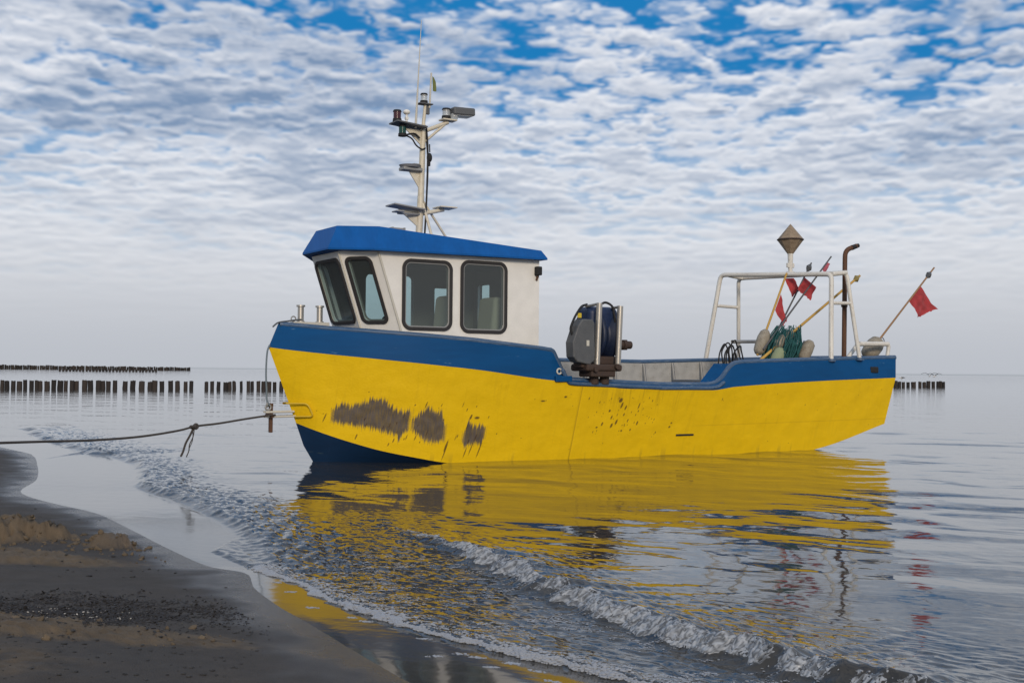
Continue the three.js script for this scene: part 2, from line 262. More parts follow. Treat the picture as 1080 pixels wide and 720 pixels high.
const seaNormal = (() => { const N = 1024, h = new Float32Array(N * N); for (let j = 0; j < N; j++) for (let i = 0; i < N; i++) h[j * N + i] = sumW(coarse, i / N, j / N);
  return pixelTexture(N, N, (u, v, c) => { const i = Math.floor(u * N), j = Math.floor(v * N), gx = h[j * N + (i + 1) % N] - h[j * N + (i + N - 1) % N], gy = h[((j + 1) % N) * N + i] - h[((j + N - 1) % N) * N + i]; const s = 0.75, x = -gx * s, y = -gy * s, m = Math.hypot(x, y, 1); c[0] = 0.5 + 0.5 * x / m; c[1] = 0.5 + 0.5 * y / m; c[2] = 0.5 + 0.5 / m; }, false); })();
seaNormal.repeat.set(1 / 11.3, 1 / 11.3);
const seaMat = phys({ color: col(0.080, 0.076, 0.068), roughness: 0.045, ior: 1.36, transmission: 0.5, thickness: 0, bumpMap: seaBump, bumpScale: 0.0024, normalMap: seaNormal, normalScale: new THREE.Vector2(0.22, 0.22) });
const filmMat = seaMat.clone(); filmMat.bumpScale = 0.0014; filmMat.roughness = 0.09; filmMat.normalScale = new THREE.Vector2(0.04, 0.04);
top('sea', sheet(axis(-7.2, 5.0, 0.021, 1.09, -5500, 5500), depthAxis(0.0036, 3.3, 22), { height: seaHeight, calm }), [seaMat, filmMat], { label: 'calm grey sea with small ripples and a low breaking wave', category: 'sea', kind: 'structure' });

// foam: bubbles and shreds of froth on the wave face, along the swash edge and adrift between them
const foamMat = phys({ color: col(0.58, 0.60, 0.63), roughness: 0.4, transmission: 0.5, thickness: 0, ior: 1.2 });
function scatter(name, geo, mat, list, data, tint) {
  const im = new THREE.InstancedMesh(geo, mat, list.length), m = new THREE.Matrix4(), q = new THREE.Quaternion(), e = new THREE.Euler();
  im.name = numbered(name); im.castShadow = im.receiveShadow = true; Object.assign(im.userData, { kind: 'stuff', ...data });
  list.forEach((p, i) => { e.set(p[6] || 0, p[7] || 0, p[8] || 0); m.compose(V(p[0], p[1], p[2]), q.setFromEuler(e), V(p[3], p[4], p[5])); im.setMatrixAt(i, m); if (tint) im.setColorAt(i, tint(i)); });
  scene.add(im); return im;
}
const blobGeo = (() => { const g = mergeVertices(new THREE.IcosahedronGeometry(1, 2).deleteAttribute('uv').deleteAttribute('normal'), 1e-3), p = g.attributes.position; for (let i = 0; i < p.count; i++) { const x = p.getX(i), y = p.getY(i), z = p.getZ(i), k = 1 + 0.33 * n3(x * 1.6, y * 1.6, z * 1.6) + 0.12 * n3(x * 4, y * 4, z * 4); p.setXYZ(i, x * k, y * k, z * k); } g.computeVertexNormals(); return g; })();
function along(pl, t) { let run = 0; for (let i = 0; i + 1 < pl.length; i++) { const dx = pl[i + 1][0] - pl[i][0], dz = pl[i + 1][1] - pl[i][1], L = Math.hypot(dx, dz); if (run + L >= t || i === pl.length - 2) { const k = (t - run) / L; return [pl[i][0] + dx * k, pl[i][1] + dz * k, dx / L, dz / L]; } run += L; } }
const R1 = rng(501);
{
  const len = nearest(breakP, 1.9, -3.4)[2], K = 34, N = Math.floor(len / 0.006), pos = [], cl = [], idx = [], drops = [];
  for (let i = 0; i <= N; i++) {
    const t = i / N * len, [x, z, dx, dz] = along(breakP, t), big = ss(0.6, 2.4, t), w = lerp(0.035, 0.105, big) * (1 + 0.35 * n2(t * 1.9, 40) + 0.15 * n2(t * 7, 41));
    const here = clamp(0.78 + 0.34 * n2(t * 1.4, 33) + 0.34 * n2(t * 4.6, 3)) * ss(0.1, 0.6, t);
    for (let k = 0; k <= K; k++) {
      const f = k / K, q = lerp(0.02, -w, Math.pow(f, 0.85)) + 0.016 * n2b(t * 15, f * 3) * Math.sin(Math.PI * f), off = q - 0.045 * n2(t * 2.4, 9) - 0.02 * n2(t * 8, 3), px = x + dz * off, pz = z - dx * off;
      const rough = 0.45 * Math.abs(n2(t * 26, f * 2.2)) + 0.40 * Math.abs(n2b(t * 62, f * 4)) + 0.30 * n2c(t * 120, f * 9), env = Math.pow(Math.sin(Math.PI * clamp(f, 0.001, 0.999)), 0.6);
      pos.push(px, seaHeight(px, pz, 0.02, 0.02) - 0.006 + env * (here * lerp(0.005, 0.013, big) * (0.35 + 1.4 * rough) + 0.004 * here) - 0.02 * (1 - ss(0.18, 0.42, here)), pz);
      const c = lerp(0.15, 0.58, ss(-0.25, 0.50, 0.8 * fbm(n2c, t * 24, f * 3.2, 4) + 0.40 * n2(t * 85, f * 7) + 0.3 * here - 0.12)); cl.push(c * 0.96, c, c * 1.04);
      if (i < N && k < K) { const a = i * (K + 1) + k; idx.push(a, a + 1, a + K + 1, a + 1, a + K + 2, a + K + 1); }
      if (R1() < 0.035 * here * big && f > 0.05) { const r = lerp(0.0009, 0.003, Math.pow(R1(), 3)); drops.push([px + (R1() - 0.5) * 0.02, pos[pos.length - 2] + Math.pow(R1(), 2) * 0.02, pz + (R1() - 0.5) * 0.02, r, r, r * (1 + R1()), R1(), R1() * 6, 0]); }
    }
  }
  const g = new THREE.BufferGeometry(); g.setAttribute('position', new THREE.Float32BufferAttribute(pos, 3)); g.setAttribute('color', new THREE.Float32BufferAttribute(cl, 3)); g.setIndex(idx); g.computeVertexNormals();
  top('breaker_foam', g, phys({ color: 0xffffff, vertexColors: true, roughness: 0.22, transmission: 0.3, thickness: 0, ior: 1.33 }), { label: 'white froth tumbling down the face of the low breaking wave', category: 'foam', kind: 'stuff' });
  scatter('spray_drops', blobGeo, foamMat, drops, { label: 'fine drops of spray along the breaking wave', category: 'spray' });
}
{
  const l = [], len = nearest(swashP, 0.9, -3.6)[2];
  for (let i = 0; i < 11000; i++) { const t = 0.05 + R1() * (len - 0.05), [x, z, dx, dz] = along(swashP, t); const thick = 0.35 + 0.65 * clamp(0.5 + 0.9 * n2(t * 2.6, 71) + 0.5 * n2(t * 9, 3)); const off = (R1() + R1() - 1) * 0.028 * thick - 0.02 * n2(t * 6, 5) + (R1() < 0.12 ? R1() * 0.10 : 0);
    const r = lerp(0.0015, 0.0055, Math.pow(R1(), 2.5)) * (0.45 + thick * 0.7), sx = x + dz * off, sz = z - dx * off; l.push([sx, seaHeight(sx, sz, 0.02, 0.02) + r * 0.35, sz, r * (1.2 + R1()), r * 0.8, r * (1.2 + R1()), 0, R1() * 6, 0]); }
  scatter('swash_foam', blobGeo, foamMat, l, { label: 'thin white foam line edging the swash on the wet sand', category: 'foam' });
}
{
  const l = [];
  for (let i = 0; i < 900; i++) {                     // drifting shreds
    const u = R1(), t = u * 5.2, [x, z, dx, dz] = along(swashP, Math.min(t, 4.6)), off = Math.pow(R1(), 1.5) * 1.15 + 0.05, cx = x + dz * off, cz = z - dx * off; if (nearest(breakP, cx, cz)[0] < 0.1 || n2(cx * 1.7, cz * 1.7) < -0.25) continue;
    const n = 6 + Math.floor(R1() * 22), a = -0.25 + (R1() - 0.5) * 0.7, L = 0.02 + 0.08 * R1();
    for (let k = 0; k < n; k++) { const q = (R1() - 0.5) * 2 * L, r = 0.0012 + 0.0028 * R1() * R1(), px = cx + Math.cos(a) * q + (R1() - 0.5) * 0.02, pz = cz + Math.sin(a) * q + (R1() - 0.5) * 0.02; l.push([px, seaHeight(px, pz, 0.02, 0.02) + 0.0005, pz, r * (1.4 + R1() * 2), r * 0.35, r * (1 + R1()), 0, R1() * 6, 0]); }
  }
  for (let i = 0; i < 70; i++) {                     // patches left on the film of water below the foam line
    const t = 0.5 + R1() * 4.2, [x, z, dx, dz] = along(swashP, t), off = -0.05 - R1() * 0.28, cx = x + dz * off, cz = z - dx * off; if (inland(cx, cz) > -0.03 || n2(cx * 3, cz * 3) < 0.0) continue;
    for (let k = 0; k < 34; k++) { const r = 0.0012 + 0.0028 * R1(), px = cx + (R1() + R1() - 1) * 0.035, pz = cz + (R1() + R1() - 1) * 0.022; l.push([px, seaHeight(px, pz, 0.02, 0.02) + 0.0005, pz, r * 1.6, r * 0.4, r * 1.2, 0, R1() * 6, 0]); }
  }
  scatter('drifting_foam', blobGeo, foamMat, l, { label: 'small white shreds of foam adrift in the shallows', category: 'foam' });
}

// ---------------------------------------------------------------- the fishing boat (local axes: x aft, y up, z to port)
const BOAT = [-2.3616, 0, -14.1642], TURN = THREE.MathUtils.degToRad(31);
const boat = thing('fishing_boat', { label: 'yellow and blue steel fishing boat with white wheelhouse, aground in the shallows', category: 'fishing boat' }, BOAT, TURN);
boat.updateMatrixWorld(true);
const atBoat = (x, y, z) => boat.localToWorld(V(x, y, z));
const KN = [[-.571, 1.358, 0], [-.40, 1.33, .16], [-.1, 1.29, .42], [.4, 1.235, .765], [1.0, 1.175, 1.01], [1.63, 1.113, 1.12], [2.65, .993, 1.18], [2.9, .978, 1.19], [3.75, .892, 1.2], [5.15, .872, 1.2], [5.55, .917, 1.2], [7.05, .996, 1.17], [8.81, 1.055, 1.1]];
const CH = [[-.221, .466, 0], [-.02, .37, .22], [.3, .25, .42], [.63, .15, .57], [1.0, .07, .68], [1.38, 0, .76], [2.2, -.08, .82], [3.5, -.12, .86], [6.3, -.12, .88], [7.46, .03, .9], [8.77, .36, .92]];
const KE = [[-.221, .466], [-.122, .195], [0, 0], [.12, -.22], [.5, -.3], [6.4, -.34], [7.4, -.16], [8.7, .27]];
const TP = [[-.46, 1.63], [0, 1.578], [.5, 1.54], [1.6, 1.463], [2.54, 1.376], [2.67, 1.355], [2.86, 1.015], [2.95, 1.0], [3.58, .975], [4.34, .945], [5.13, .945], [5.26, .965], [5.36, 1.02], [5.52, 1.19], [5.6, 1.235], [5.75, 1.255], [6.86, 1.297], [8.87, 1.357]];
const TS = [[-.46, 1.63], [0, 1.578], [.5, 1.54], [1.6, 1.463], [2.54, 1.376], [4, 1.27], [5.75, 1.262], [6.86, 1.297], [8.87, 1.357]];
const steps = []; for (let i = 0; i <= 300; i++) { const t = i / 300; steps.push(t * t * 0.35 + t * 0.65); }
const span = (a, b) => steps.map(t => lerp(a, b, t));
const knuckle = s => span(-.571, 8.81).map(u => V(u, interp(KN, u, 1), s * interp(KN, u, 2)));
const chine = s => span(-.221, 8.77).map(u => V(u, interp(CH, u, 1), s * interp(CH, u, 2)));
const keel = span(-.221, 8.7).map(u => V(u, lin(KE, u), 0));
const topV = u => { const e = ss(-0.46, 1.2, u); const k = interp(KN, u - 0.10 * (1 - ss(-.46, 2, u)), 2) - lerp(0.0, 0.05, e); return Math.max(0, u < -0.459 ? 0 : k - 0.02 * (1 - e)); };
const sheer = (s, tab) => span(-.46, 8.87).map((u, i) => V(u, lin(tab, u), i ? s * topV(u) : 0));
const mixLine = (a, b, t) => a.map((p, i) => p.clone().lerp(b[i], t));

const hullUV = p => [(p.x + 0.6) / 9.5, (p.y + 0.45) / 1.85];
const p1t = [[.09, .62], [.13, .68], [.18, .72], [.25, .66], [.36, .72], [.5, .765], [.62, .73], [.70, .66], [.8, .60], [.9, .62]], p1b = [[.09, .50], [.2, .47], [.38, .44], [.7, .36], [.78, .34], [.8, .25], [.84, .37], [.9, .40]];
const p2t = [[.93, .50], [.98, .57], [1.08, .665], [1.18, .61], [1.25, .61], [1.32, .44]], p2b = [[.93, .40], [1.0, .34], [1.13, .25], [1.28, .26], [1.32, .27]];
const p3t = [[1.555, .36], [1.6, .49], [1.66, .44], [1.72, .43], [1.8, .45], [1.83, .40]], p3b = [[1.555, .27], [1.6, .18], [1.66, .22], [1.72, .23], [1.8, .21], [1.83, .30]];
const chips = [[3.69, .745, .028, .03], [3.787, .647, .012, .03], [3.597, .526, .01, .025], [3.473, .442, .012, .025], [3.685, .464, .014, .035], [3.72, .68, .014, .04], [4.019, .447, .012, .025], [3.992, .669, .008, .04], [4.561, .388, .015, .014], [3.62, .42, .016, .03], [3.40, .40, .016, .01], [5.372, .749, .006, .02], [3.78, .56, .01, .02], [3.86, .48, .008, .022], [3.55, .61, .014, .016], [3.93, .36, .01, .015], [4.58, .44, .012, .012], [2.86, .79, .02, .012], [2.55, .74, .03, .01], [.018, .54, .006, .05], [1.36, .20, .012, .07], [1.35, .12, .006, .09], [1.79, .15, .007, .10], [1.68, .17, .006, .08], [1.61, .12, .006, .06], [1.7, .54, .03, .015], [1.62, .55, .012, .03]];
const R2 = rng(9); for (let i = 0; i < 46; i++) chips.push([3.2 + R2() * 1.2, .25 + R2() * .55, .002 + R2() * .006, .003 + R2() * .014]);
for (let i = 0; i < 40; i++) chips.push([-.3 + R2() * 9, .1 + R2() * .9, .002 + R2() * .004, .002 + R2() * .01]);
for (let i = 0; i < 30; i++) chips.push([.15 + R2() * 1.7, .22 + R2() * .5, .003 + R2() * .004, .01 + R2() * .03]);
const hullPaint = pixelTexture(2048, 512, (a, b, c) => {
  const u = a * 9.5 - 0.6, y = b * 1.85 - 0.45;
  const f = 1 + 0.05 * fbm(n2, u * 1.6, y * 2.2, 4) + 0.012 * n2b(u * 9, y * 5);
  let r = 0.83 * f, g = 0.535 * f, bl = 0.003;
  const put = (m, R, G, B) => { r = lerp(r, R, m); g = lerp(g, G, m); bl = lerp(bl, B, m); };
  const grime = clamp(ss(0.25, 0.9, fbm(n2c, u * 16, y * 1.1, 3) + 0.35 * n2(u * 3, y)) * 0.07 + 0.30 * ss(0.1, 0.8, n2(u * 22, y * 2.1) + n2c(u * 5, 3)) * Math.exp(-((u - 4.1) ** 2) / 0.6) * ss(0.45, 0.87, y) * (y < 0.9 ? 1 : 0)); put(grime, 0.20, 0.12, 0.012);
  const streak = 0.75 * n2(u * 34, y * 2.0) + 0.35 * n2b(u * 90, y * 4);
  for (const [tp, bt] of [[p1t, p1b], [p2t, p2b], [p3t, p3b]]) if (u > tp[0][0] - .03 && u < tp[tp.length - 1][0] + .03) {
    const edge = Math.min(lin(tp, u) + 0.055 * streak - y, y - lin(bt, u) + 0.05 * (0.6 * n2b(u * 50, 3 + y * 2) + 0.4 * n2(u * 120, y * 4)), (u - tp[0][0]) + 0.02 * streak, tp[tp.length - 1][0] - u + 0.02 * streak);
    const m = ss(-0.03, 0.03, edge + 0.012 * n2c(u * 120, y * 60)) * clamp(0.97 + 0.10 * n2(u * 60, y * 5)); const k = 0.9 + 0.14 * n2(u * 60, y * 5) + 0.16 * n2c(u * 7, y * 7); put(m, 0.118 * k, 0.098 * k, 0.085 * k);
  }
  for (const q of chips) { const dx = (u - q[0] + (y - q[1]) * -0.25) / q[2], dy = (y - q[1]) / q[3], e = dx * dx + dy * dy; if (e < 2.5) put((1 - ss(0.5, 1.5, e + 0.6 * n2(u * 90, y * 90))) * 0.85, 0.06, 0.032, 0.016); }
  put(0.5 * (1 - ss(0.004, 0.012, Math.abs(u - 3.07 - 0.01 * y))), 0.30, 0.18, 0.01);
  put(0.22 * (1 - ss(0.002, 0.010, Math.abs(y - 0.42 - 0.012 * (u - 7)))) * ss(4.8, 5.2, u), 0.34, 0.2, 0.01);
  put(0.22 * ss(0.55, 0.9, n2(u * 3.5, 8) + 0.4 * n2(u * 13, y * 2)) * ss(0.16, 0.02, y), 0.16, 0.12, 0.03);
  c[0] = r; c[1] = g; c[2] = bl;
}, true, false);
const wearTex = (R, G, B, R2_, G2_, B2_, amount, vary = 1) => pixelTexture(512, 512, (a, b, c) => { const f = 1 + vary * (0.10 * tileNoise(n2, a, b, 6) + 0.05 * tileNoise(n2b, a, b, 30)); const m = ss(amount, amount + 0.22, 0.62 * tileNoise(n2c, a, b, 38) + 0.45 * tileNoise(n2, a, b, 120) + 0.30 * tileNoise(n2b, a, b, 5)) * 0.75; c[0] = lerp(R * f, R2_, m); c[1] = lerp(G * f, G2_, m); c[2] = lerp(B * f, B2_, m); }, true);
const M = {};
const plateBump = pixelTexture(1024, 256, (a, b, c) => { const u = a * 9.5, y = b * 1.85; c[0] = c[1] = c[2] = 0.5 + 0.28 * fbm(n2, u * 1.7, y * 1.9, 3) + 0.03 * n2b(u * 30, y * 30) - 0.25 * (1 - ss(0.004, 0.016, Math.abs(u - 3.67))); }, false, false);
M.yellow = phys({ map: hullPaint, bumpMap: plateBump, bumpScale: 0.02, roughness: 0.6, specularIntensity: 0.6 });
M.blue = phys({ map: wearTex(0.001, 0.062, 0.19, 0.20, 0.27, 0.36, 0.84), roughness: 0.65, specularIntensity: 0.35 }); M.blue.map.repeat.set(0.7, 0.7);
M.roof = phys({ map: wearTex(0.002, 0.090, 0.325, 0.14, 0.28, 0.5, 0.98), roughness: 0.6, specularIntensity: 0.4 }); M.roof.map.repeat.set(0.6, 0.6);
M.navy = std({ map: wearTex(0.004, 0.026, 0.075, 0.05, 0.08, 0.1, 0.8), roughness: 0.5 });
M.rail = std({ map: wearTex(0.035, 0.085, 0.17, 0.25, 0.28, 0.32, 0.35), roughness: 0.5 });
M.white = std({ map: wearTex(0.76, 0.745, 0.70, 0.36, 0.28, 0.20, 1.02, 0.35), roughness: 0.5 }); M.white.map.repeat.set(0.8, 0.8);
M.inner = std({ map: wearTex(0.36, 0.36, 0.345, 0.16, 0.14, 0.11, 0.55), roughness: 0.7 });
M.pipeWhite = std({ map: wearTex(0.66, 0.64, 0.58, 0.22, 0.12, 0.06, 0.45), roughness: 0.5 });
M.rubber = std({ color: col(0.022, 0.02, 0.02), roughness: 0.65 });
M.steel = std({ color: col(0.48, 0.45, 0.40), roughness: 0.38, metalness: 0.75 });
M.greySteel = std({ color: col(0.30, 0.30, 0.29), roughness: 0.5, metalness: 0.3 });
M.mast = std({ map: wearTex(0.62, 0.57, 0.45, 0.35, 0.25, 0.13, 0.5), roughness: 0.45 });
M.rust = std({ map: wearTex(0.115, 0.052, 0.026, 0.05, 0.028, 0.02, 0.1), roughness: 0.8 });
M.darkRust = std({ map: wearTex(0.045, 0.03, 0.024, 0.14, 0.06, 0.03, 0.4), roughness: 0.8 });
M.black = std({ color: col(0.012, 0.012, 0.013), roughness: 0.75 });
M.darkGrey = std({ color: col(0.10, 0.105, 0.11), roughness: 0.55 });
M.deck = std({ map: wearTex(0.10, 0.11, 0.12, 0.2, 0.18, 0.15, 0.5), roughness: 0.8 });
M.glass = phys({ color: col(0.62, 0.74, 0.74), roughness: 0.02, transmission: 0.95, thickness: 0, ior: 1.5 });
M.lens = phys({ color: col(0.75, 0.78, 0.78), roughness: 0.12, transmission: 0.6, thickness: 0 });
M.greenLens = phys({ color: col(0.004, 0.055, 0.04), roughness: 0.15 });
M.redLens = phys({ color: col(0.06, 0.012, 0.015), roughness: 0.15 });
M.beige = std({ color: col(0.46, 0.41, 0.33), roughness: 0.8 });
M.lining = std({ color: col(.17, .16, .145), roughness: .8 });
M.cream = std({ color: col(0.55, 0.53, 0.46), roughness: 0.75 });

// hull
const kP = knuckle(1), kS = knuckle(-1), cP = chine(1), cS = chine(-1), tP = sheer(1, TP), tS = sheer(-1, TS);
const mid = [0, .2, .4, .6, .8, 1];
const panel = (a, b) => loft(mid.map(t => mixLine(a, b, t)), hullUV);
mesh('hull', merge([panel(cP, kP), panel(kS, cS)]), M.yellow, boat);
{ const eb = cP.length - 1, P = [cP[eb], kP[eb], tP[eb]], S = [cS[eb], kS[eb], tS[eb]];
  mesh('hull_bottom', merge([loft(mid.map(t => mixLine(keel, cP, t)), hullUV), loft(mid.map(t => mixLine(cS, keel, t)), hullUV)]), M.navy, boat);
  mesh('transom', merge([loft([[P[0], S[0]], [P[1], S[1]]], hullUV), loft([[keel[eb], keel[eb]], [P[0], S[0]]], hullUV)]), M.yellow, boat);
  mesh('transom_bulwark', loft([[P[1], S[1]], [P[2], S[2]]]), M.blue, boat); }
const slab = (outer, inset) => outer.map((p, i) => { const a = outer[Math.max(0, i - 1)], b = outer[Math.min(outer.length - 1, i + 1)], d = V(b.x - a.x, 0, b.z - a.z).normalize(); const side = Math.sign(p.z) || 1; const n = V(-d.z, 0, d.x).multiplyScalar(p.z === 0 ? 0 : -side * inset); const q = p.clone().add(n); if (i < 3) { q.z = 0; q.x = p.x + inset; } return q; });
const pIn = slab(tP, 0.05), sIn = slab(tS, 0.05);
const kPin = slab(kP, 0.07), kSin = slab(kS, 0.07);
const deckY = u => u < 2.72 ? interp(KN, u, 1) - 0.01 : 0.52;
const hullV = (u, y) => { const c = Math.max(u, -.221), ky = interp(KN, u, 1), kv = interp(KN, u, 2), cy = interp(CH, c, 1), cv = interp(CH, c, 2); return cv + (kv - cv) * (y - cy) / (ky - cy); };
const low = l => l.map(p => { const y = deckY(p.x); return V(p.x, y, Math.sign(p.z) * Math.max(0, Math.min(Math.abs(p.z), hullV(p.x, y) - 0.07))); });
mesh('bulwark', panel(kP, tP), M.blue, boat).userData.label = 'blue port bulwark with a low cutout amidships';
mesh('bulwark', panel(tS, kS), M.blue, boat).userData.label = 'blue starboard bulwark';
mesh('inner_bulwark', loft([pIn, kPin, low(kPin)]), M.inner, boat);
mesh('inner_bulwark', loft([sIn, kSin, low(kSin)]), M.inner, boat).userData.label = 'grey inner face of the starboard bulwark';
const railLine = (a, b) => a.map((p, i) => p.clone().lerp(b[i], 0.5)).filter((p, i) => i % 2 === 0);
const railOf = (l, r) => new THREE.TubeGeometry(new THREE.CatmullRomCurve3(l, false, 'centripetal'), 420, r, 10, false);
mesh('cap_rail', railOf(railLine(tP, pIn), 0.034), M.rail, boat);
mesh('cap_rail', railOf(railLine(tS, sIn), 0.034), M.rail, boat);
{ const eb = tP.length - 1; mesh('cap_rail', bar(tP[eb].clone().add(V(-0.02, 0, 0)), tS[eb].clone().add(V(-0.02, 0, 0)), 0.036), M.rail, boat); }
// dark belting where the low rail starts, and the gusset behind the forward edge of the after bulwark
mesh('rail_strake', tube(span(2.78, 5.40).filter((_, i) => i % 8 === 0).map(u => V(u, lin(TP, u) - 0.045, interp(KN, u, 2) - 0.005)), 0.028, 120, 8), M.rail, boat);
mesh('rail_strake', box(2.66, 2.9, 0.975, 1.05, 1.15, 1.215, 0.012), M.blue, boat);
{ const s = new THREE.Shape(); s.moveTo(5.15, 0.99); s.lineTo(5.32, 0.99); s.lineTo(5.56, 1.235); s.lineTo(5.38, 1.235); s.closePath(); const g = new THREE.ExtrudeGeometry(s, { depth: 0.02, bevelEnabled: false }); g.translate(0, 0, 0.86); 
  mesh('gusset', loft([[V(5.27, 0.96, 1.13), V(5.53, 1.23, 1.13)], [V(5.16, 0.96, 0.92), V(5.42, 1.23, 0.92)]]), M.blue, boat); }
// frames along the inside of the starboard bulwark
for (let u = 3.0; u < 8.6; u += 0.55) { const z = -interp(KN, u, 2) + 0.12, y1 = lin(TS, u) - 0.03; const zb = -hullV(u, 0.53) + 0.10; mesh('rib', loft([[V(u - .012, .53, zb - .02), V(u - .012, y1, z - .02)], [V(u - .012, .53, zb + .03), V(u - .012, y1, z + .015)], [V(u + .012, .53, zb + .03), V(u + .012, y1, z + .015)], [V(u + .012, .53, zb - .02), V(u + .012, y1, z - .02)]]), M.greySteel, boat); }
// decks
{ const dk = (x0, x1, y) => { const l = [], r = []; for (let i = 0; i <= 40; i++) { const u = lerp(x0, x1, i / 40), h = y === null ? interp(KN, u, 1) - 0.012 : y, v = Math.max(0.01, hullV(u, h) - 0.06); l.push(V(u, h, v)); r.push(V(u, h, -v)); } return loft([r, l]); };
  mesh('foredeck', dk(-.5, 2.72, null), M.deck, boat); mesh('well_deck', dk(2.72, 8.7, 0.53), M.deck, boat);
  mesh('deck_step', box(2.69, 2.72, 0.53, 0.98, -0.95, 0.95), M.inner, boat);
  mesh('bow_plate', (() => { const l = [], r = []; for (let i = 0; i <= 24; i++) { const u = lerp(-.44, .28, i / 24), v = Math.max(0.004, topV(u) - 0.04); l.push(V(u, lin(TP, u) - 0.006, v)); r.push(V(u, lin(TP, u) - 0.006, -v)); } return loft([r, l]); })(), M.blue, boat);
  mesh('hatch', box(5.9, 8.2, 0.53, 1.0, -0.6, 0.6, 0.02), M.deck, boat); }
// marks cut into the side: long slot, freeing port, ring bolt
mesh('scupper_slot', box(4.70, 5.0, 0.262, 0.288, 0.985, 1.012, 0.008).rotateZ(0), M.black, boat);
{ const z = 1.115; mesh('freeing_port', box(8.27, 8.43, 1.12, 1.215, z - 0.045, z + 0.004, 0.02), M.black, boat); const r = new THREE.TorusGeometry(0.032, 0.011, 10, 24); r.translate(2.735, 1.105, 1.168); mesh('ring_bolt', r, M.cream, boat); }

// wheelhouse: flat plates with cut openings
const RK = 0.33, NL = Math.hypot(1, RK), E1 = y => .40 - RK * (y - 1.62), E2 = y => .74 - RK * (y - 1.58);
function rrect(T, x0, y0, x1, y1, r) { const p = new T(); p.moveTo(x0 + r, y0); p.lineTo(x1 - r, y0); p.absarc(x1 - r, y0 + r, r, -Math.PI / 2, 0); p.lineTo(x1, y1 - r); p.absarc(x1 - r, y1 - r, r, 0, Math.PI / 2); p.lineTo(x0 + r, y1); p.absarc(x0 + r, y1 - r, r, Math.PI / 2, Math.PI); p.lineTo(x0, y0 + r); p.absarc(x0 + r, y0 + r, r, Math.PI, 1.5 * Math.PI); return p; }
const TH = 0.045, linings = [];
function plate(origin, X, Y, outline, wins, open) {
  const N = X.clone().cross(Y).normalize(), m = new THREE.Matrix4().makeBasis(X, Y, N).setPosition(origin);
  const put = (g, z) => { g.translate(0, 0, z); g.applyMatrix4(m); g.computeVertexNormals(); return clean(g); };
  const s = new THREE.Shape(outline.map(p => new THREE.Vector2(p[0], p[1])));
  for (const w of wins) s.holes.push(rrect(THREE.Path, w[0] + 0.03, w[1] + 0.03, w[2] - 0.03, w[3] - 0.03, Math.max(0.02, w[4] - 0.02)));
  const wall = put(new THREE.ExtrudeGeometry(s, { depth: TH, bevelEnabled: false, curveSegments: 8 }), -TH);
  { const q = new THREE.Shape(outline.map(p => new THREE.Vector2(p[0], p[1]))); for (const w of wins) q.holes.push(rrect(THREE.Path, w[0] + 0.045, w[1] + 0.045, w[2] - 0.045, w[3] - 0.045, Math.max(0.02, w[4] - 0.03))); linings.push(put(new THREE.ExtrudeGeometry(q, { depth: 0.012, bevelEnabled: false, curveSegments: 8 }), -TH - 0.016)); }
  for (const w of wins) {
    const ring = (o, i, d, z) => { const a = rrect(THREE.Shape, w[0] + o, w[1] + o, w[2] - o, w[3] - o, Math.max(0.02, w[4] - o)); a.holes.push(rrect(THREE.Path, w[0] + i, w[1] + i, w[2] - i, w[3] - i, Math.max(0.015, w[4] - i))); return put(new THREE.ExtrudeGeometry(a, { depth: d, bevelEnabled: true, bevelSize: 0.004, bevelThickness: 0.004, bevelSegments: 2, curveSegments: 10 }), z); };
    const f = mesh('window', ring(0.004, 0.036, 0.014, 0.002), M.rubber, boat);
    if (open !== 'slim') mesh('window_trim', ring(0.034, 0.050, 0.010, -0.006), M.greySteel, f);
    const pn = rrect(THREE.Shape, w[0] + 0.038, w[1] + 0.038, w[2] - 0.038, w[3] - 0.038, Math.max(0.02, w[4] - 0.038));
    mesh('window_pane', put(new THREE.ShapeGeometry(pn, 8), -0.004), M.glass, f);
  }
  return wall;
}
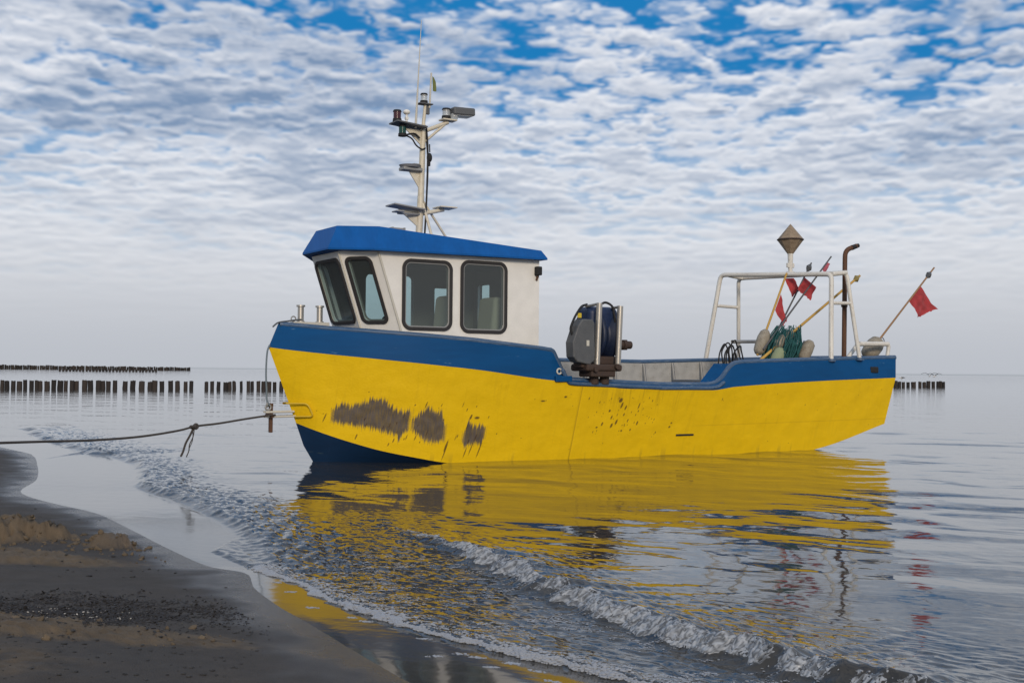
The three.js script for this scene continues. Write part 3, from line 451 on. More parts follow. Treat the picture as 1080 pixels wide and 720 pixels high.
{
  const Y = V(-RK, 1, 0).normalize(), up = V(0, 1, 0), y0 = 1.19, y1 = 2.49, b = y => (y - y0) * NL, walls = [];
  const e1 = E1(y0), e2 = E2(y0), cw = Math.hypot(e2 - e1, .40);
  walls.push(plate(V(e1, y0, -.42), V(0, 0, 1), Y, [[0, 0], [.84, 0], [.84, b(y1)], [0, b(y1)]], [[.045, b(1.655), .795, b(2.425), .10]], 'slim'));
  walls.push(plate(V(e1, y0, .42), V(e2 - e1, 0, .40).normalize(), Y, [[0, 0], [cw, 0], [cw, b(y1)], [0, b(y1)]], [[.05, b(1.645), .405, b(2.425), .085]], 'slim'));
  walls.push(plate(V(e2, y0, -.82), V(e1 - e2, 0, .40).normalize(), Y, [[0, 0], [cw, 0], [cw, b(y1)], [0, b(y1)]], [[cw - .405, b(1.645), cw - .05, b(2.425), .085]], 'slim'));
  const st = E2(y1) - e2, L = 2.65 - e2;
  walls.push(plate(V(e2, y0, .82), V(1, 0, 0), up, [[0, 0], [L, 0], [L, y1 + 0.01 - y0], [st, y1 + 0.01 - y0]], [[.752 - e2, 1.572 - y0, 1.418 - e2, 2.415 - y0, .115], [1.527 - e2, 1.556 - y0, 2.183 - e2, 2.44 - y0, .115]]));
  walls.push(plate(V(2.65, y0, -.82), V(-1, 0, 0), up, [[0, 0], [L, 0], [L - st, y1 + 0.01 - y0], [0, y1 + 0.01 - y0]], [[2.65 - 2.40, 1.72 - y0, 2.65 - 1.95, 2.26 - y0, .07], [2.65 - 1.73, 1.572 - y0, 2.65 - .95, 2.40 - y0, .115]]));
  walls.push(plate(V(2.653, y0, .818), V(0, 0, -1), up, [[0, 0], [1.636, 0], [1.636, y1 - y0], [0, y1 - y0]], [[0.1, .47, .50, 1.11, .06], [1.10, .47, 1.52, 1.11, .06]], 'slim'));
  mesh('cabin_lining', merge(linings), M.lining, mesh('wheelhouse', merge(walls), M.white, boat));
  // angle strip on the raked corner between front and side
  mesh('corner_trim', bar(V(E2(1.3), 1.3, .822), V(E2(2.47), 2.47, .822), 0.014), M.cream, boat);
  mesh('corner_trim', bar(V(E1(1.3) - .004, 1.3, .424), V(E1(2.47) - .004, 2.47, .424), 0.012), M.cream, boat);
}
{ // roof: faceted cap, sloping down aft
  const lo = [[-.015, 2.505, -.40], [-.015, 2.505, .42], [.345, 2.475, .935], [2.70, 2.492, .935], [2.70, 2.492, -.935], [.345, 2.475, -.935]], rim = lo.map(p => [p[0], p[1] + 0.022, p[2]]);
  const hi = [[.13, 2.80, -.33], [.13, 2.80, .34], [.47, 2.772, .775], [2.655, 2.612, .86], [2.655, 2.612, -.86], [.47, 2.772, -.775]], crown = hi.map(p => [lerp(p[0], 1.4, .12), p[1] + 0.006, p[2] * .86]);
  const pos = [], uv = [], tri = (a, b, c) => { for (const p of [a, b, c]) { pos.push(...p); uv.push(p[0] + p[2] * .3, p[1] + p[2] * .7); } }, quad = (a, b, c, e) => { tri(a, b, c); tri(a, c, e); };
  for (let i = 0; i < 6; i++) { const j = (i + 1) % 6; quad(lo[i], lo[j], rim[j], rim[i]); quad(rim[i], rim[j], hi[j], hi[i]); quad(hi[i], hi[j], crown[j], crown[i]); if (i > 0 && i < 5) { tri(crown[0], crown[i], crown[(i + 1) % 6]); tri(lo[0], lo[(i + 1) % 6], lo[i]); } }
  const g = new THREE.BufferGeometry(); g.setAttribute('position', new THREE.Float32BufferAttribute(pos, 3)); g.setAttribute('uv', new THREE.Float32BufferAttribute(uv, 2)); g.computeVertexNormals();
  mesh('roof', g, M.roof, boat);
}
// fittings on and in the wheelhouse
{ const l = mesh('deck_lamp', box(2.575, 2.65, 2.30, 2.41, .824, .90, .012), M.black, boat); mesh('lamp_base', merge([bar(V(2.61, 2.24, .825), V(2.61, 2.30, .855), .014)]), M.rust, l);
  mesh('dashboard', box(.80, 1.05, 1.21, 1.60, -.66, .66, .03), M.darkGrey, boat); mesh('cabin_floor', box(.95, 2.57, 1.19, 1.21, -.74, .74), M.deck, boat);
  mesh('headliner', box(.66, 2.57, 2.44, 2.47, -.74, .74), M.darkGrey, boat); mesh('rear_locker', box(2.36, 2.57, 1.21, 1.62, -.74, .74, .02), M.lining, boat);
  const seat = (x, z) => { const s = mesh('seat', new RoundedBoxGeometry(.42, .12, .46, 3, .05).translate(x, 1.48, z), M.beige, boat); mesh('seat_back', new RoundedBoxGeometry(.13, .60, .44, 4, .06).rotateZ(-.1).translate(x + .24, 1.74, z), M.beige, s); mesh('seat_post', bar(V(x, 1.21, z), V(x, 1.43, z), .05), M.steel, s); };
  seat(1.40, .22); seat(2.02, .25);
  const w = new THREE.TorusGeometry(.17, .016, 8, 28); w.rotateY(Math.PI / 2); w.rotateZ(.5); w.translate(1.12, 1.62, -.25); mesh('steering_wheel', w, M.black, boat);
  mesh('roof_lamp', merge([box(.98, 1.16, 2.76, 2.775, -.06, .06, .004), box(.98, 1.0, 2.77, 2.875, -.06, .06, .004), box(1.14, 1.16, 2.77, 2.875, -.06, .06, .004), box(.995, 1.145, 2.79, 2.87, -.04, .05, .008)]), M.greySteel, boat); }

// mast with its shelves, lights, aerials
{
  const mast = mesh('mast', merge([bar(V(1.37, 2.70, 0), V(1.395, 3.3, 0), .044, .042), bar(V(1.395, 3.3, 0), V(1.42, 4.20, 0), .040, .035), bar(V(1.42, 4.20, 0), V(1.445, 4.47, 0), .023, .020), bar(V(1.34, 2.69, 0), V(1.345, 2.72, 0), .10)]), M.mast, boat);
  const wedge = (x0, x1, y, h) => { const s = new THREE.Shape(); s.moveTo(x0, y); s.lineTo(x1, y); s.lineTo(x1, y - h); s.closePath(); const g = new THREE.ExtrudeGeometry(s, { depth: .016, bevelEnabled: false }); g.translate(0, 0, -.008); return g; };
  const shelf = (x0, x1, y, h, dz, sl = 0) => { const p = box(x0, x1, -.009, .009, -dz, dz, .004); p.rotateZ(sl); p.translate(0, y, 0); mesh('shelf', p, M.greySteel, mast); mesh('gusset', wedge(lerp(x0, x1, .3), x1, y - .012, h), M.mast, mast); };
  { const p = box(-.43, 0, -.009, .009, -.14, .14, .004); p.rotateZ(-.09); p.translate(1.40, 3.115, 0); mesh('shelf', p, M.greySteel, mast); mesh('gusset', wedge(1.08, 1.37, 3.11, .22), M.mast, mast); mesh('shelf_arm', merge([bar(V(1.02, 3.04, .12), V(1.36, 3.06, .03), .016), box(.97, 1.08, 3.05, 3.068, .05, .2, .004)]), M.greySteel, mast);
    mesh('shelf_arm', merge([bar(V(1.40, 3.07, 0), V(1.72, 3.15, 0), .026), box(1.62, 1.86, 3.165, 3.182, -.12, .12, .006)]), M.mast, mast); }
  { const d = new THREE.CylinderGeometry(.14, .12, .03, 24); d.translate(1.24, 3.655, 0); mesh('shelf', merge([d, box(1.12, 1.38, 3.60, 3.64, -.08, .08, .008), box(1.27, 1.36, 3.67, 3.695, -.05, .05, .006)]), M.greySteel, mast); mesh('gusset', wedge(1.22, 1.39, 3.60, .24), M.mast, mast); }
  { const p = box(-.42, .0, -.01, .01, -.13, .13, .004); p.rotateZ(-.08); p.translate(1.42, 4.155, 0); mesh('shelf', p, M.darkGrey, mast); mesh('gusset', wedge(1.16, 1.42, 4.13, .22), M.mast, mast); }
  const lamp = (x, y, z, r, h, m) => { const base = new THREE.CylinderGeometry(r * 1.05, r * 1.1, h * .25, 20); base.translate(x, y + h * .125, z); const l = mesh('navigation_light', base, M.black, mast), cp = new THREE.CylinderGeometry(r * .9, r * 1.05, h * .16, 20); cp.translate(x, y + h * .92, z); mesh('light_cap', cp, M.black, l); const g = new THREE.CylinderGeometry(r * .92, r * .92, h * .6, 20); g.translate(x, y + h * .54, z); mesh('lens', g, m, l); return l; };
  lamp(1.055, 4.20, 0, .052, .145, M.redLens); lamp(1.425, 4.475, 0, .046, .125, M.lens); lamp(1.12, 4.02, .02, .05, .14, M.greenLens); lamp(1.735, 4.315, .02, .055, .13, M.lens);
  mesh('bracket', merge([box(1.34, 1.53, 4.458, 4.472, -.06, .06, .004), box(1.02, 1.10, 4.19, 4.205, -.05, .05, .004), box(1.445, 1.50, 4.34, 4.44, -.02, .02, .006)]), M.darkGrey, mast);
  { const s = new THREE.SphereGeometry(.045, 20, 12); s.scale(1, .75, 1); s.translate(1.185, 4.335, 0); mesh('satellite_dome', merge([s, bar(V(1.185, 4.17, 0), V(1.185, 4.31, 0), .014), box(1.165, 1.205, 4.24, 4.275, -.02, .02, .004)]), M.white, mast); }
  mesh('whip_aerial', merge([bar(V(1.287, 4.14, .05), V(1.31, 4.62, .05), .016, .011), bar(V(1.31, 4.62, .05), V(1.352, 5.51, .05), .010, .004, 8)]), M.cream, mast);
  { const r = mesh('pennant_staff', bar(V(1.495, 4.42, .02), V(1.515, 4.87, .02), .013, .011), M.cream, mast); const g = loft([0, .33, .66, 1].map(t => [V(1.53 + t * .055, 4.83 - t * .06, .02 + .012 * Math.sin(t * 5)), V(1.53 + t * .05, 4.72 - t * .03, .03 - .01 * Math.sin(t * 4)), V(1.53 + t * .055, 4.64, .025 + .012 * Math.cos(t * 5))])); mesh('pennant', g, std({ color: col(.16, .18, .05), roughness: .8 }), r); }
  mesh('lamp_arm', merge([bar(V(1.43, 4.12, 0), V(1.76, 4.27, .02), .026), bar(V(1.43, 3.98, 0), V(1.72, 4.24, .02), .017), box(1.66, 1.86, 4.285, 4.305, -.05, .09, .004)]), M.mast, mast);
  { const f = mesh('floodlight', box(1.80, 2.11, -.05, .05, -.10, .10, .02).rotateZ(.04).translate(0, 4.34, .02), M.darkGrey, mast); mesh('lamp_glass', box(1.845, 2.08, -.058, -.049, -.085, .085, .003).rotateZ(.04).translate(0, 4.34, .02), M.lens, f); mesh('reflector_bowl', new THREE.SphereGeometry(.055, 16, 10).translate(1.83, 4.34, .05), M.lens, f); }
  mesh('signal_horn', merge([bar(V(1.50, 3.96, .02), V(1.505, 3.86, .02), .008), new THREE.SphereGeometry(.036, 14, 10).scale(1, 1.7, 1).translate(1.50, 3.79, .02), box(1.475, 1.51, 3.68, 3.74, 0, .04, .01)]), M.black, mast);
  mesh('stay', merge([bar(V(1.42, 3.26, -.02), V(1.93, 2.66, -.10), .016), bar(V(1.41, 3.20, .03), V(1.50, 2.70, .16), .018)]), M.mast, mast);
  mesh('cable', merge([tube([V(1.45, 4.15, .03), V(1.46, 3.9, .05), V(1.455, 3.4, .05), V(1.44, 3.1, .06), V(1.42, 2.72, .06)], .013, 40, 6), tube([V(1.455, 4.12, .0), V(1.475, 3.7, .03), V(1.46, 3.2, .03), V(1.44, 2.72, .02)], .010, 40, 6), tube([V(1.14, 4.04, .03), V(1.24, 4.0, .04), V(1.30, 3.92, .05), V(1.38, 3.88, .05), V(1.43, 3.9, .04)], .010, 40, 6), tube([V(1.12, 4.02, .04), V(1.2, 4.05, .06), V(1.28, 4.06, .05), V(1.34, 4.02, .05)], .013, 30, 6)]), M.black, mast);
}

// bow: bollards, ring, fairlead bracket
{
  const bb = mesh('bollard_base', box(-.29, .16, 1.60, 1.665, -.07, .07, .006), M.cream, boat);
  for (const x of [-.18, .06]) mesh('bollard', merge([bar(V(x, 1.66, 0), V(x, 1.845, 0), .036, .036, 20), bar(V(x, 1.845, 0), V(x, 1.865, 0), .052, .052, 20), bar(V(x, 1.66, 0), V(x, 1.675, 0), .05, .05, 20)]), M.steel, boat);
  const r = new THREE.TorusGeometry(.028, .008, 8, 20); r.translate(-.27, 1.70, 0); mesh('ring', r, M.greySteel, boat);
  mesh('tether', tube([V(-.19, 1.69, .04), V(-.25, 1.685, .05), V(-.34, 1.67, .03), V(-.47, 1.645, .02), V(-.53, 1.60, .03)], .010, 30, 8), std({ color: col(.09, .10, .11), roughness: .9 }), boat);
  const br = mesh('bow_bracket', merge([bend([V(-.36, .70, .05), V(-.17, .70, .24), V(-.10, .55, .25), V(-.26, .545, .07)], .010, .05), bend([V(-.36, .70, -.05), V(-.17, .70, -.24), V(-.10, .55, -.25), V(-.26, .545, -.07)], .014, .05)]), M.yellow2 = std({ color: col(.62, .42, .03), roughness: .5 }), boat);
  mesh('fairlead_arm', merge([bar(V(-.62, .60, .06), V(-.27, .605, .06), .014), bar(V(-.60, .545, .06), V(-.25, .55, .06), .012), bar(V(-.60, .60, -.06), V(-.27, .605, -.06), .012), bar(V(-.60, .545, -.06), V(-.25, .55, -.06), .012)]), M.cream, br);
  mesh('locking_pin', merge([box(-.555, -.515, .36, .66, -.02, .03, .008), bar(V(-.55, .56, -.09), V(-.55, .56, .10), .024), bar(V(-.535, .66, 0), V(-.535, .70, 0), .03)]), M.rust, br);
  const s1 = new THREE.TorusGeometry(.032, .012, 8, 18); s1.translate(-.58, .655, .04); const s2 = new THREE.TorusGeometry(.026, .012, 8, 18); s2.rotateY(1.2); s2.translate(-.59, .69, .03); mesh('shackle', merge([s1, s2]), M.greySteel, br);
}
// stern gantry of white pipe, exhaust, hand rails
{
  const a0 = V(7.46, 1.31, 1.1), a1 = V(7.63, 2.56, .94), b0 = V(8.04, 1.335, 1.1), b1 = V(7.94, 2.60, .94), c0 = V(7.09, 1.31, -1.22), c1 = V(7.25, 2.66, -1.05), e0 = V(7.78, 1.34, -1.22), e1 = V(7.62, 2.62, -1.05);
  const g = mesh('gantry', bend([a0, a1, c1, c0], .036, .08), M.pipeWhite, boat);
  mesh('gantry_hoop', bend([b0, b1, e1, e0], .031, .08), M.pipeWhite, g);
  const at = (p, q, t) => p.clone().lerp(q, t);
  mesh('gantry_rung', bar(at(a0, a1, .66), at(b0, b1, .64), .026), M.pipeWhite, g); mesh('gantry_rung', bar(at(c0, c1, .64), at(e0, e1, .64), .026), M.pipeWhite, g);
  mesh('gantry_rung', bar(at(a1, b1, .02), at(a1, b1, .98), .034), M.pipeWhite, g); mesh('gantry_rung', bar(c1.clone().add(V(.02, 0, .1)), e1.clone().add(V(-.02, 0, .1)), .034), M.pipeWhite, g);
  for (const p of [a0, b0, c0, e0]) mesh('foot_plate', bar(p.clone().add(V(0, -.03, 0)), p.clone().add(V(0, .01, 0)), .07), M.rail, g);
  // radar reflector: two square pyramids base to base on a stalk
  const x = 7.68, z = .05, y0 = 2.63; const o = (yb, yt, r) => { const c = new THREE.ConeGeometry(r, yt - yb, 8, 1); return c; };
  const up = new THREE.ConeGeometry(.195, .235, 8, 1).toNonIndexed(); up.translate(x, 3.275, z); const dn = new THREE.ConeGeometry(.195, .27, 8, 1).toNonIndexed(); dn.rotateX(Math.PI); dn.translate(x, 3.005, z);
  up.computeVertexNormals(); dn.computeVertexNormals();
  const rr = mesh('radar_reflector', merge([up, dn]), std({ map: wearTex(0.30, 0.23, 0.155, 0.14, 0.09, 0.05, 0.1), roughness: .7 }), boat);
  mesh('reflector_rim', new THREE.TorusGeometry(.192, .012, 8, 32).rotateX(Math.PI / 2).translate(x, 3.148, z), M.darkRust, rr);
  mesh('reflector_stalk', merge([bar(V(x, 2.60, z), V(x, 2.96, z), .030, .045), bar(V(x, 2.60, z), V(x, 2.66, z), .075, .06), box(x - .07, x + .07, 2.72, 2.79, z - .02, z + .02, .008)]), M.pipeWhite, rr);
  mesh('exhaust_pipe', merge([bend([V(8.03, .6, .8), V(8.06, 2.95, .8), V(8.25, 3.02, .85)], .036, .10)]), M.rust, boat);
  mesh('exhaust_flap', merge([bar(V(8.17, 2.99, .83), V(8.28, 3.03, .86), .040, .030)]), M.black, boat);
  mesh('exhaust_clamp', merge([bar(V(8.045, 2.10, .8), V(8.046, 2.15, .8), .048), bar(V(8.045, 2.12, .8), V(7.80, 2.14, 1.0), .018)]), M.darkRust, boat);
  const r1 = mesh('stern_rail', bend([V(8.0, 1.33, .9), V(8.22, 1.55, .9), V(8.89, 1.56, .9), V(8.85, 1.35, .9)], .03, .06), M.pipeWhite, boat); mesh('rail_bar', bar(V(8.24, 1.555, .9), V(8.87, 1.565, .9), .036), M.pipeWhite, r1);
  mesh('stern_rail', bend([V(7.6, 1.60, -.95), V(8.76, 1.63, -.95), V(9.02, 1.30, -.95)].map(p => p.add(V(-.2, 0, 0))), .028, .08), M.greySteel, boat);
}
// net hauler on the low rail
{
  const h = mesh('net_hauler', (() => { const pts = [[.0001, 3.27], [.31, 3.27], [.345, 3.285], [.355, 3.31], [.345, 3.335], [.27, 3.39], [.25, 3.42], [.27, 3.45], [.335, 3.50], [.345, 3.525], [.335, 3.55], [.30, 3.565], [.0001, 3.565]]; const g = new THREE.LatheGeometry(pts.map(p => new THREE.Vector2(p[0], p[1])), 44); g.rotateZ(-Math.PI / 2); g.translate(0.02, 1.565, .96); return g; })(), std({ map: wearTex(0.005, 0.013, 0.042, 0.02, 0.03, 0.05, 0.3), roughness: .5 }), boat);
  mesh('drum_casing', box(3.17, 3.63, 1.50, 1.925, .86, 1.20, .09), std({ map: wearTex(0.006, 0.02, 0.07, 0.02, 0.035, 0.07, 0.4), roughness: .5 }), h);
  const s = new THREE.Shape(); [[2.835, 1.29], [2.89, 1.235], [3.06, 1.205], [3.12, 1.25], [3.12, 1.70], [3.09, 1.735], [2.96, 1.735], [2.90, 1.66], [2.825, 1.46]].forEach((p, i) => i ? s.lineTo(...p) : s.moveTo(...p)); s.closePath();
  mesh('motor_housing', new THREE.ExtrudeGeometry(s, { depth: .14, bevelEnabled: true, bevelSize: .015, bevelThickness: .015, bevelSegments: 2 }).translate(0, 0, 1.20), std({ map: wearTex(0.085, 0.09, 0.095, 0.16, 0.15, 0.14, 0.6), roughness: .6 }), h);
  for (const [x, y1] of [[3.206, 1.955], [3.525, 1.93]]) mesh('guard_bar', merge([bar(V(x - .01, 1.12, 1.31), V(x + .012, y1, 1.33), .038, .038, 16), bar(V(x, y1 - .01, 1.32), V(x, y1 - .03, 1.06), .018)]), M.steel, h);
  mesh('mount', merge([box(3.02, 3.56, 1.11, 1.20, .98, 1.36, .03), box(3.10, 3.47, 1.04, 1.12, 1.05, 1.34, .02), bar(V(3.24, .95, 1.19), V(3.24, 1.08, 1.19), .06), bar(V(3.40, .95, 1.19), V(3.40, 1.08, 1.19), .06), bar(V(3.46, 1.17, 1.36), V(3.46, 1.17, 1.40), .035), bar(V(3.14, 1.13, 1.35), V(3.14, 1.13, 1.39), .03), box(2.98, 3.10, 1.15, 1.25, 1.1, 1.3, .02), box(3.3, 3.6, 1.19, 1.30, 1.0, 1.22, .03)]), M.darkRust, h);
  mesh('drive_shaft', merge([bar(V(3.60, 1.45, 1.10), V(3.87, 1.45, 1.10), .055, .05, 16), bar(V(3.74, 1.45, 1.10), V(3.79, 1.45, 1.10), .075, .075, 6), box(3.64, 3.69, 1.34, 1.48, 1.05, 1.15, .01)]), M.darkRust, h);
  mesh('hydraulic_hose', merge([tube([V(2.86, 1.54, 1.28), V(2.83, 1.62, 1.27), V(2.88, 1.74, 1.26), V(2.98, 1.84, 1.2), V(3.10, 1.92, 1.12), V(3.22, 1.95, 1.05)], .016, 30, 8), tube([V(3.30, 1.93, 1.2), V(3.40, 1.975, 1.2), V(3.49, 1.93, 1.22), V(3.51, 1.82, 1.24), V(3.53, 1.70, 1.24)], .015, 30, 8)]), M.black, h);
  mesh('warning_label', box(2.975, 3.03, 1.77, 1.83, 1.20, 1.215, .003), std({ color: col(.6, .45, .03), roughness: .6 }), h);
  mesh('maker_plate', box(3.01, 3.05, 1.42, 1.49, 1.352, 1.359, .001), M.cream, h);
}

// ---------------------------------------------------------------- gear aboard and lines ashore: things of their own
const place = (name, data, x, y, z) => { const p = atBoat(x, y, z); return thing(name, data, [p.x, p.y, p.z], TURN); };
const clothMat = (r, g, b) => phys({ map: pixelTexture(256, 256, (u, v, c) => { const f = 0.85 + 0.22 * n2(u * 5, v * 5) + 0.08 * n2b(u * 60, v * 60); c[0] = r * f; c[1] = g * f; c[2] = b * f; }, true), roughness: 0.85, transmission: 0.3, thickness: 0 });
M.red = clothMat(0.52, 0.045, 0.05); M.pink = clothMat(0.55, 0.12, 0.16);
M.poleYellow = std({ map: wearTex(0.50, 0.30, 0.06, 0.25, 0.15, 0.05, 0.4), roughness: .6 }); M.poleGrey = std({ color: col(.09, .09, .095), roughness: .6 }); M.poleBrown = std({ map: wearTex(0.30, 0.17, 0.08, 0.16, 0.09, 0.05, 0.3), roughness: .7 });
M.float = std({ map: wearTex(0.31, 0.28, 0.22, 0.14, 0.10, 0.06, 0.1), roughness: .7 }); M.khaki = std({ color: col(.28, .22, .07), roughness: .6 });
function flag(corners, mat, parent, seed, amp = 0.03) {      // four corners round the cloth, first two on the staff; rippled and frayed at the fly
  const [a, b, c, d] = corners, N = 14, lines = [], n = b.clone().sub(a).cross(c.clone().sub(a)).normalize();
  for (let j = 0; j <= N; j++) { const t = j / N, l = []; for (let i = 0; i <= N; i++) { const s = i / N, p = a.clone().lerp(b, s).lerp(d.clone().lerp(c, s), t * (1 + 0.05 * n2(s * 6, seed) * (j === N ? 1 : 0))); p.addScaledVector(n, amp * t * (Math.sin(t * 5.5 + s * 2.6 + seed) + 0.6 * n2(s * 2.5 + seed, t * 2.5))); l.push(p); } lines.push(l); }
  return mesh('flag', loft(lines, null), mat, parent);
}
function danBuoy(label, base, tip, poleMat, r, opt) {
  const t = place('marker_buoy', { label, category: 'marker buoy', group: 'flagged net marker buoys aboard the boat' }, ...base), L = q => V(q[0] - base[0], q[1] - base[1], q[2] - base[2]);
  mesh('pole', bar(V(0, 0, 0), L(tip), r, r * .8, 10), poleMat, t);
  const dir = L(tip).normalize(), q = new THREE.Quaternion().setFromUnitVectors(V(0, 1, 0), dir), on = (g, k) => { g.applyQuaternion(q); const p = L(tip).multiplyScalar(k); g.translate(p.x, p.y, p.z); return g; };
  if (opt.float) { const g = new THREE.LatheGeometry([[0.001, -.2], [.06, -.195], [.10, -.15], [.115, -.05], [.115, .07], [.095, .15], [.05, .195], [.001, .2]].map(p => new THREE.Vector2(p[0] * (opt.fat || 1), p[1])), 22); mesh('float', on(g, opt.float), opt.floatMat || M.float, t); }
  if (opt.reflector) { const u = new THREE.ConeGeometry(.06, .09, 4); u.translate(0, .045, 0); const d = new THREE.ConeGeometry(.06, .09, 4); d.rotateX(Math.PI); d.translate(0, -.045, 0); mesh('reflector', on(merge([u, d]), opt.reflector), opt.reflectorMat || M.khaki, t); }
  for (const f of opt.flags || []) flag(f.c.map(L), f.m || M.red, t, f.s, f.a);
  if (opt.tie) mesh('lashing', on(new THREE.TorusGeometry(.06, .006, 6, 20).translate(.05, 0, 0), opt.tie), M.black, t);
  return t;
}
const U3 = p => 7.364 + (p - 830) * .0194, Y3 = p => 2.575 - (p - 290) * .0144, F3 = (x, y, v = .3) => [U3(x) - (v - .3) * .9, Y3(y), v];
const U5 = p => 9.002 + (p - 927) * .0216, Y5 = p => 1.64 - (p - 358) * .0153, F5 = (x, y) => [U5(x), Y5(y), .6];
danBuoy('yellow pole marker buoy with a limp red flag, leaning nearest the black hoses', F3(800, 374), F3(830, 288), M.poleYellow, .019, { float: .16, fat: .8, flags: [{ c: [F3(824, 310), F3(818, 327), F3(826, 343), F3(829.5, 334)], s: 1.3, a: .03 }] });
danBuoy('grey pole marker buoy with red flag and pink streamer, longest under the gantry', F3(806, 368, .4), F3(877, 268, .4), M.poleGrey, .015, { flags: [{ c: [F3(848.5, 292, .4), F3(861, 301.5, .4), F3(854, 316, .4), F3(841.5, 305, .4)], s: 3.1, a: .02 }, { c: [F3(867, 282, .4), F3(872, 274, .4), F3(876, 276, .4), F3(870, 286, .4)], m: M.pink, s: 5.2, a: .01 }] });
danBuoy('grey pole marker buoy with red flag and small dark reflector at its tip', F3(812, 366, .15), F3(857, 274, .15), M.poleGrey, .015, { reflector: .94, reflectorMat: M.darkGrey, flags: [{ c: [F3(828.5, 292.5, .15), F3(838, 291.5, .15), F3(845, 303, .15), F3(836.5, 313, .15)], s: 7.7, a: .02 }] });
danBuoy('long yellow pole marker buoy without flag, tipped with a khaki reflector', F3(797, 384, .5), F3(908, 287, .5), M.poleYellow, .022, { float: .27, fat: .75, reflector: .965 });
danBuoy('brown pole marker buoy with large red flag, leaning out over the stern', [8.72, 1.36, .6], F5(986, 281), M.poleBrown, .017, { float: .10, fat: 1.15, reflector: .915, reflectorMat: M.darkGrey, tie: .20, flags: [{ c: [F5(959, 318), F5(971.5, 301.5), F5(988, 324), F5(970, 334)], s: 2.2, a: .03 }] });

// heap of green netting on the after rail
{
  const t = place('fishing_net', { label: 'heap of teal green fishing net with floats on the after deck', category: 'fishing net' }, 7.1, 1.24, .45), r = rng(33), strands = [], body = [];
  const g = mergeVertices(new THREE.IcosahedronGeometry(1, 5).deleteAttribute('normal').deleteAttribute('uv'), 1e-4), p = g.attributes.position;
  for (let i = 0; i < p.count; i++) { const x = p.getX(i), y = p.getY(i), z = p.getZ(i), k = 1 + .28 * n3(x * 2, y * 2, z * 2) + .12 * n3(x * 7, y * 4, z * 7) + .06 * n3(x * 17, y * 10, z * 17); const px = x * .16 * k, py = y * .27 * k; p.setXYZ(i, px + py * .38, py + .22, z * .2 * k); }
  g.computeVertexNormals();
  const netMat = std({ map: wearTex(0.012, 0.085, 0.085, 0.03, 0.16, 0.15, 0.15), roughness: .9 });
  g.setAttribute('uv', new THREE.Float32BufferAttribute(new Float32Array(p.count * 2).map((_, i) => (i & 1 ? p.getY(i >> 1) : p.getX(i >> 1) + p.getZ(i >> 1)) * 2), 2));
  mesh('netting', g, netMat, t);
  for (let i = 0; i < 110; i++) { const a = r() * 6.28, x0 = .13 + .10 * Math.cos(a), z0 = .14 * Math.sin(a), y0 = .42 + .14 * r(), l = []; for (let k = 0; k < 6; k++) { const u = k / 5, w = 1 + .55 * Math.sin(u * 2.6); l.push(V((x0 - .12) * w * 1.5 + .14 - u * .24 + (r() - .5) * .04, y0 * (1 - u) + .02 + (r() - .5) * .03, z0 * w * 1.25 + (r() - .5) * .04)); } strands.push(tube(l, .004 + .004 * r(), 14, 5, false)); }
  const s = mesh('net_strands', merge(strands), std({ color: col(.014, .085, .085), roughness: .9 }), t); s.userData.kind = 'stuff';
  const fg = () => new THREE.LatheGeometry([[.001, -.17], [.05, -.165], [.085, -.12], [.095, 0], [.085, .12], [.05, .165], [.001, .17]].map(q => new THREE.Vector2(...q)), 18);
  mesh('net_float', fg().rotateZ(-.5).translate(-.2, .08, .14), std({ color: col(.24, .28, .16), roughness: .7 }), t); mesh('net_float', fg().rotateZ(-.55).translate(.36, .20, .16), M.float, t);
  { const q = g.clone(); q.scale(.45, .62, .6); q.translate(.40, .02, .05); mesh('netting', q, std({ color: col(.03, .075, .06), roughness: .9 }), t); }
}
{ const t = place('black_hose', { label: 'black hose hung in loops from the gantry foot above the after deck', category: 'hose' }, 6.75, 1.25, -.45), l = [];
  const r = rng(19), j = k => (r() - .5) * k; for (let i = 0; i < 6; i++) { const o = .03 + i * .028 + j(.05), hh = .31 + j(.09); l.push(tube([V(o - .07 + j(.04), 0, i * .03), V(o - .05 + j(.05), hh * .6, i * .02), V(o + .02 + j(.03), hh, .02 + i * .03), V(o + .09 + j(.04), hh * .75, .03 + i * .02), V(o + .10 + j(.06), .0, .04 + i * .03)], .011, 40, 8)); }
  mesh('hose_loop', merge(l), M.black, t); }

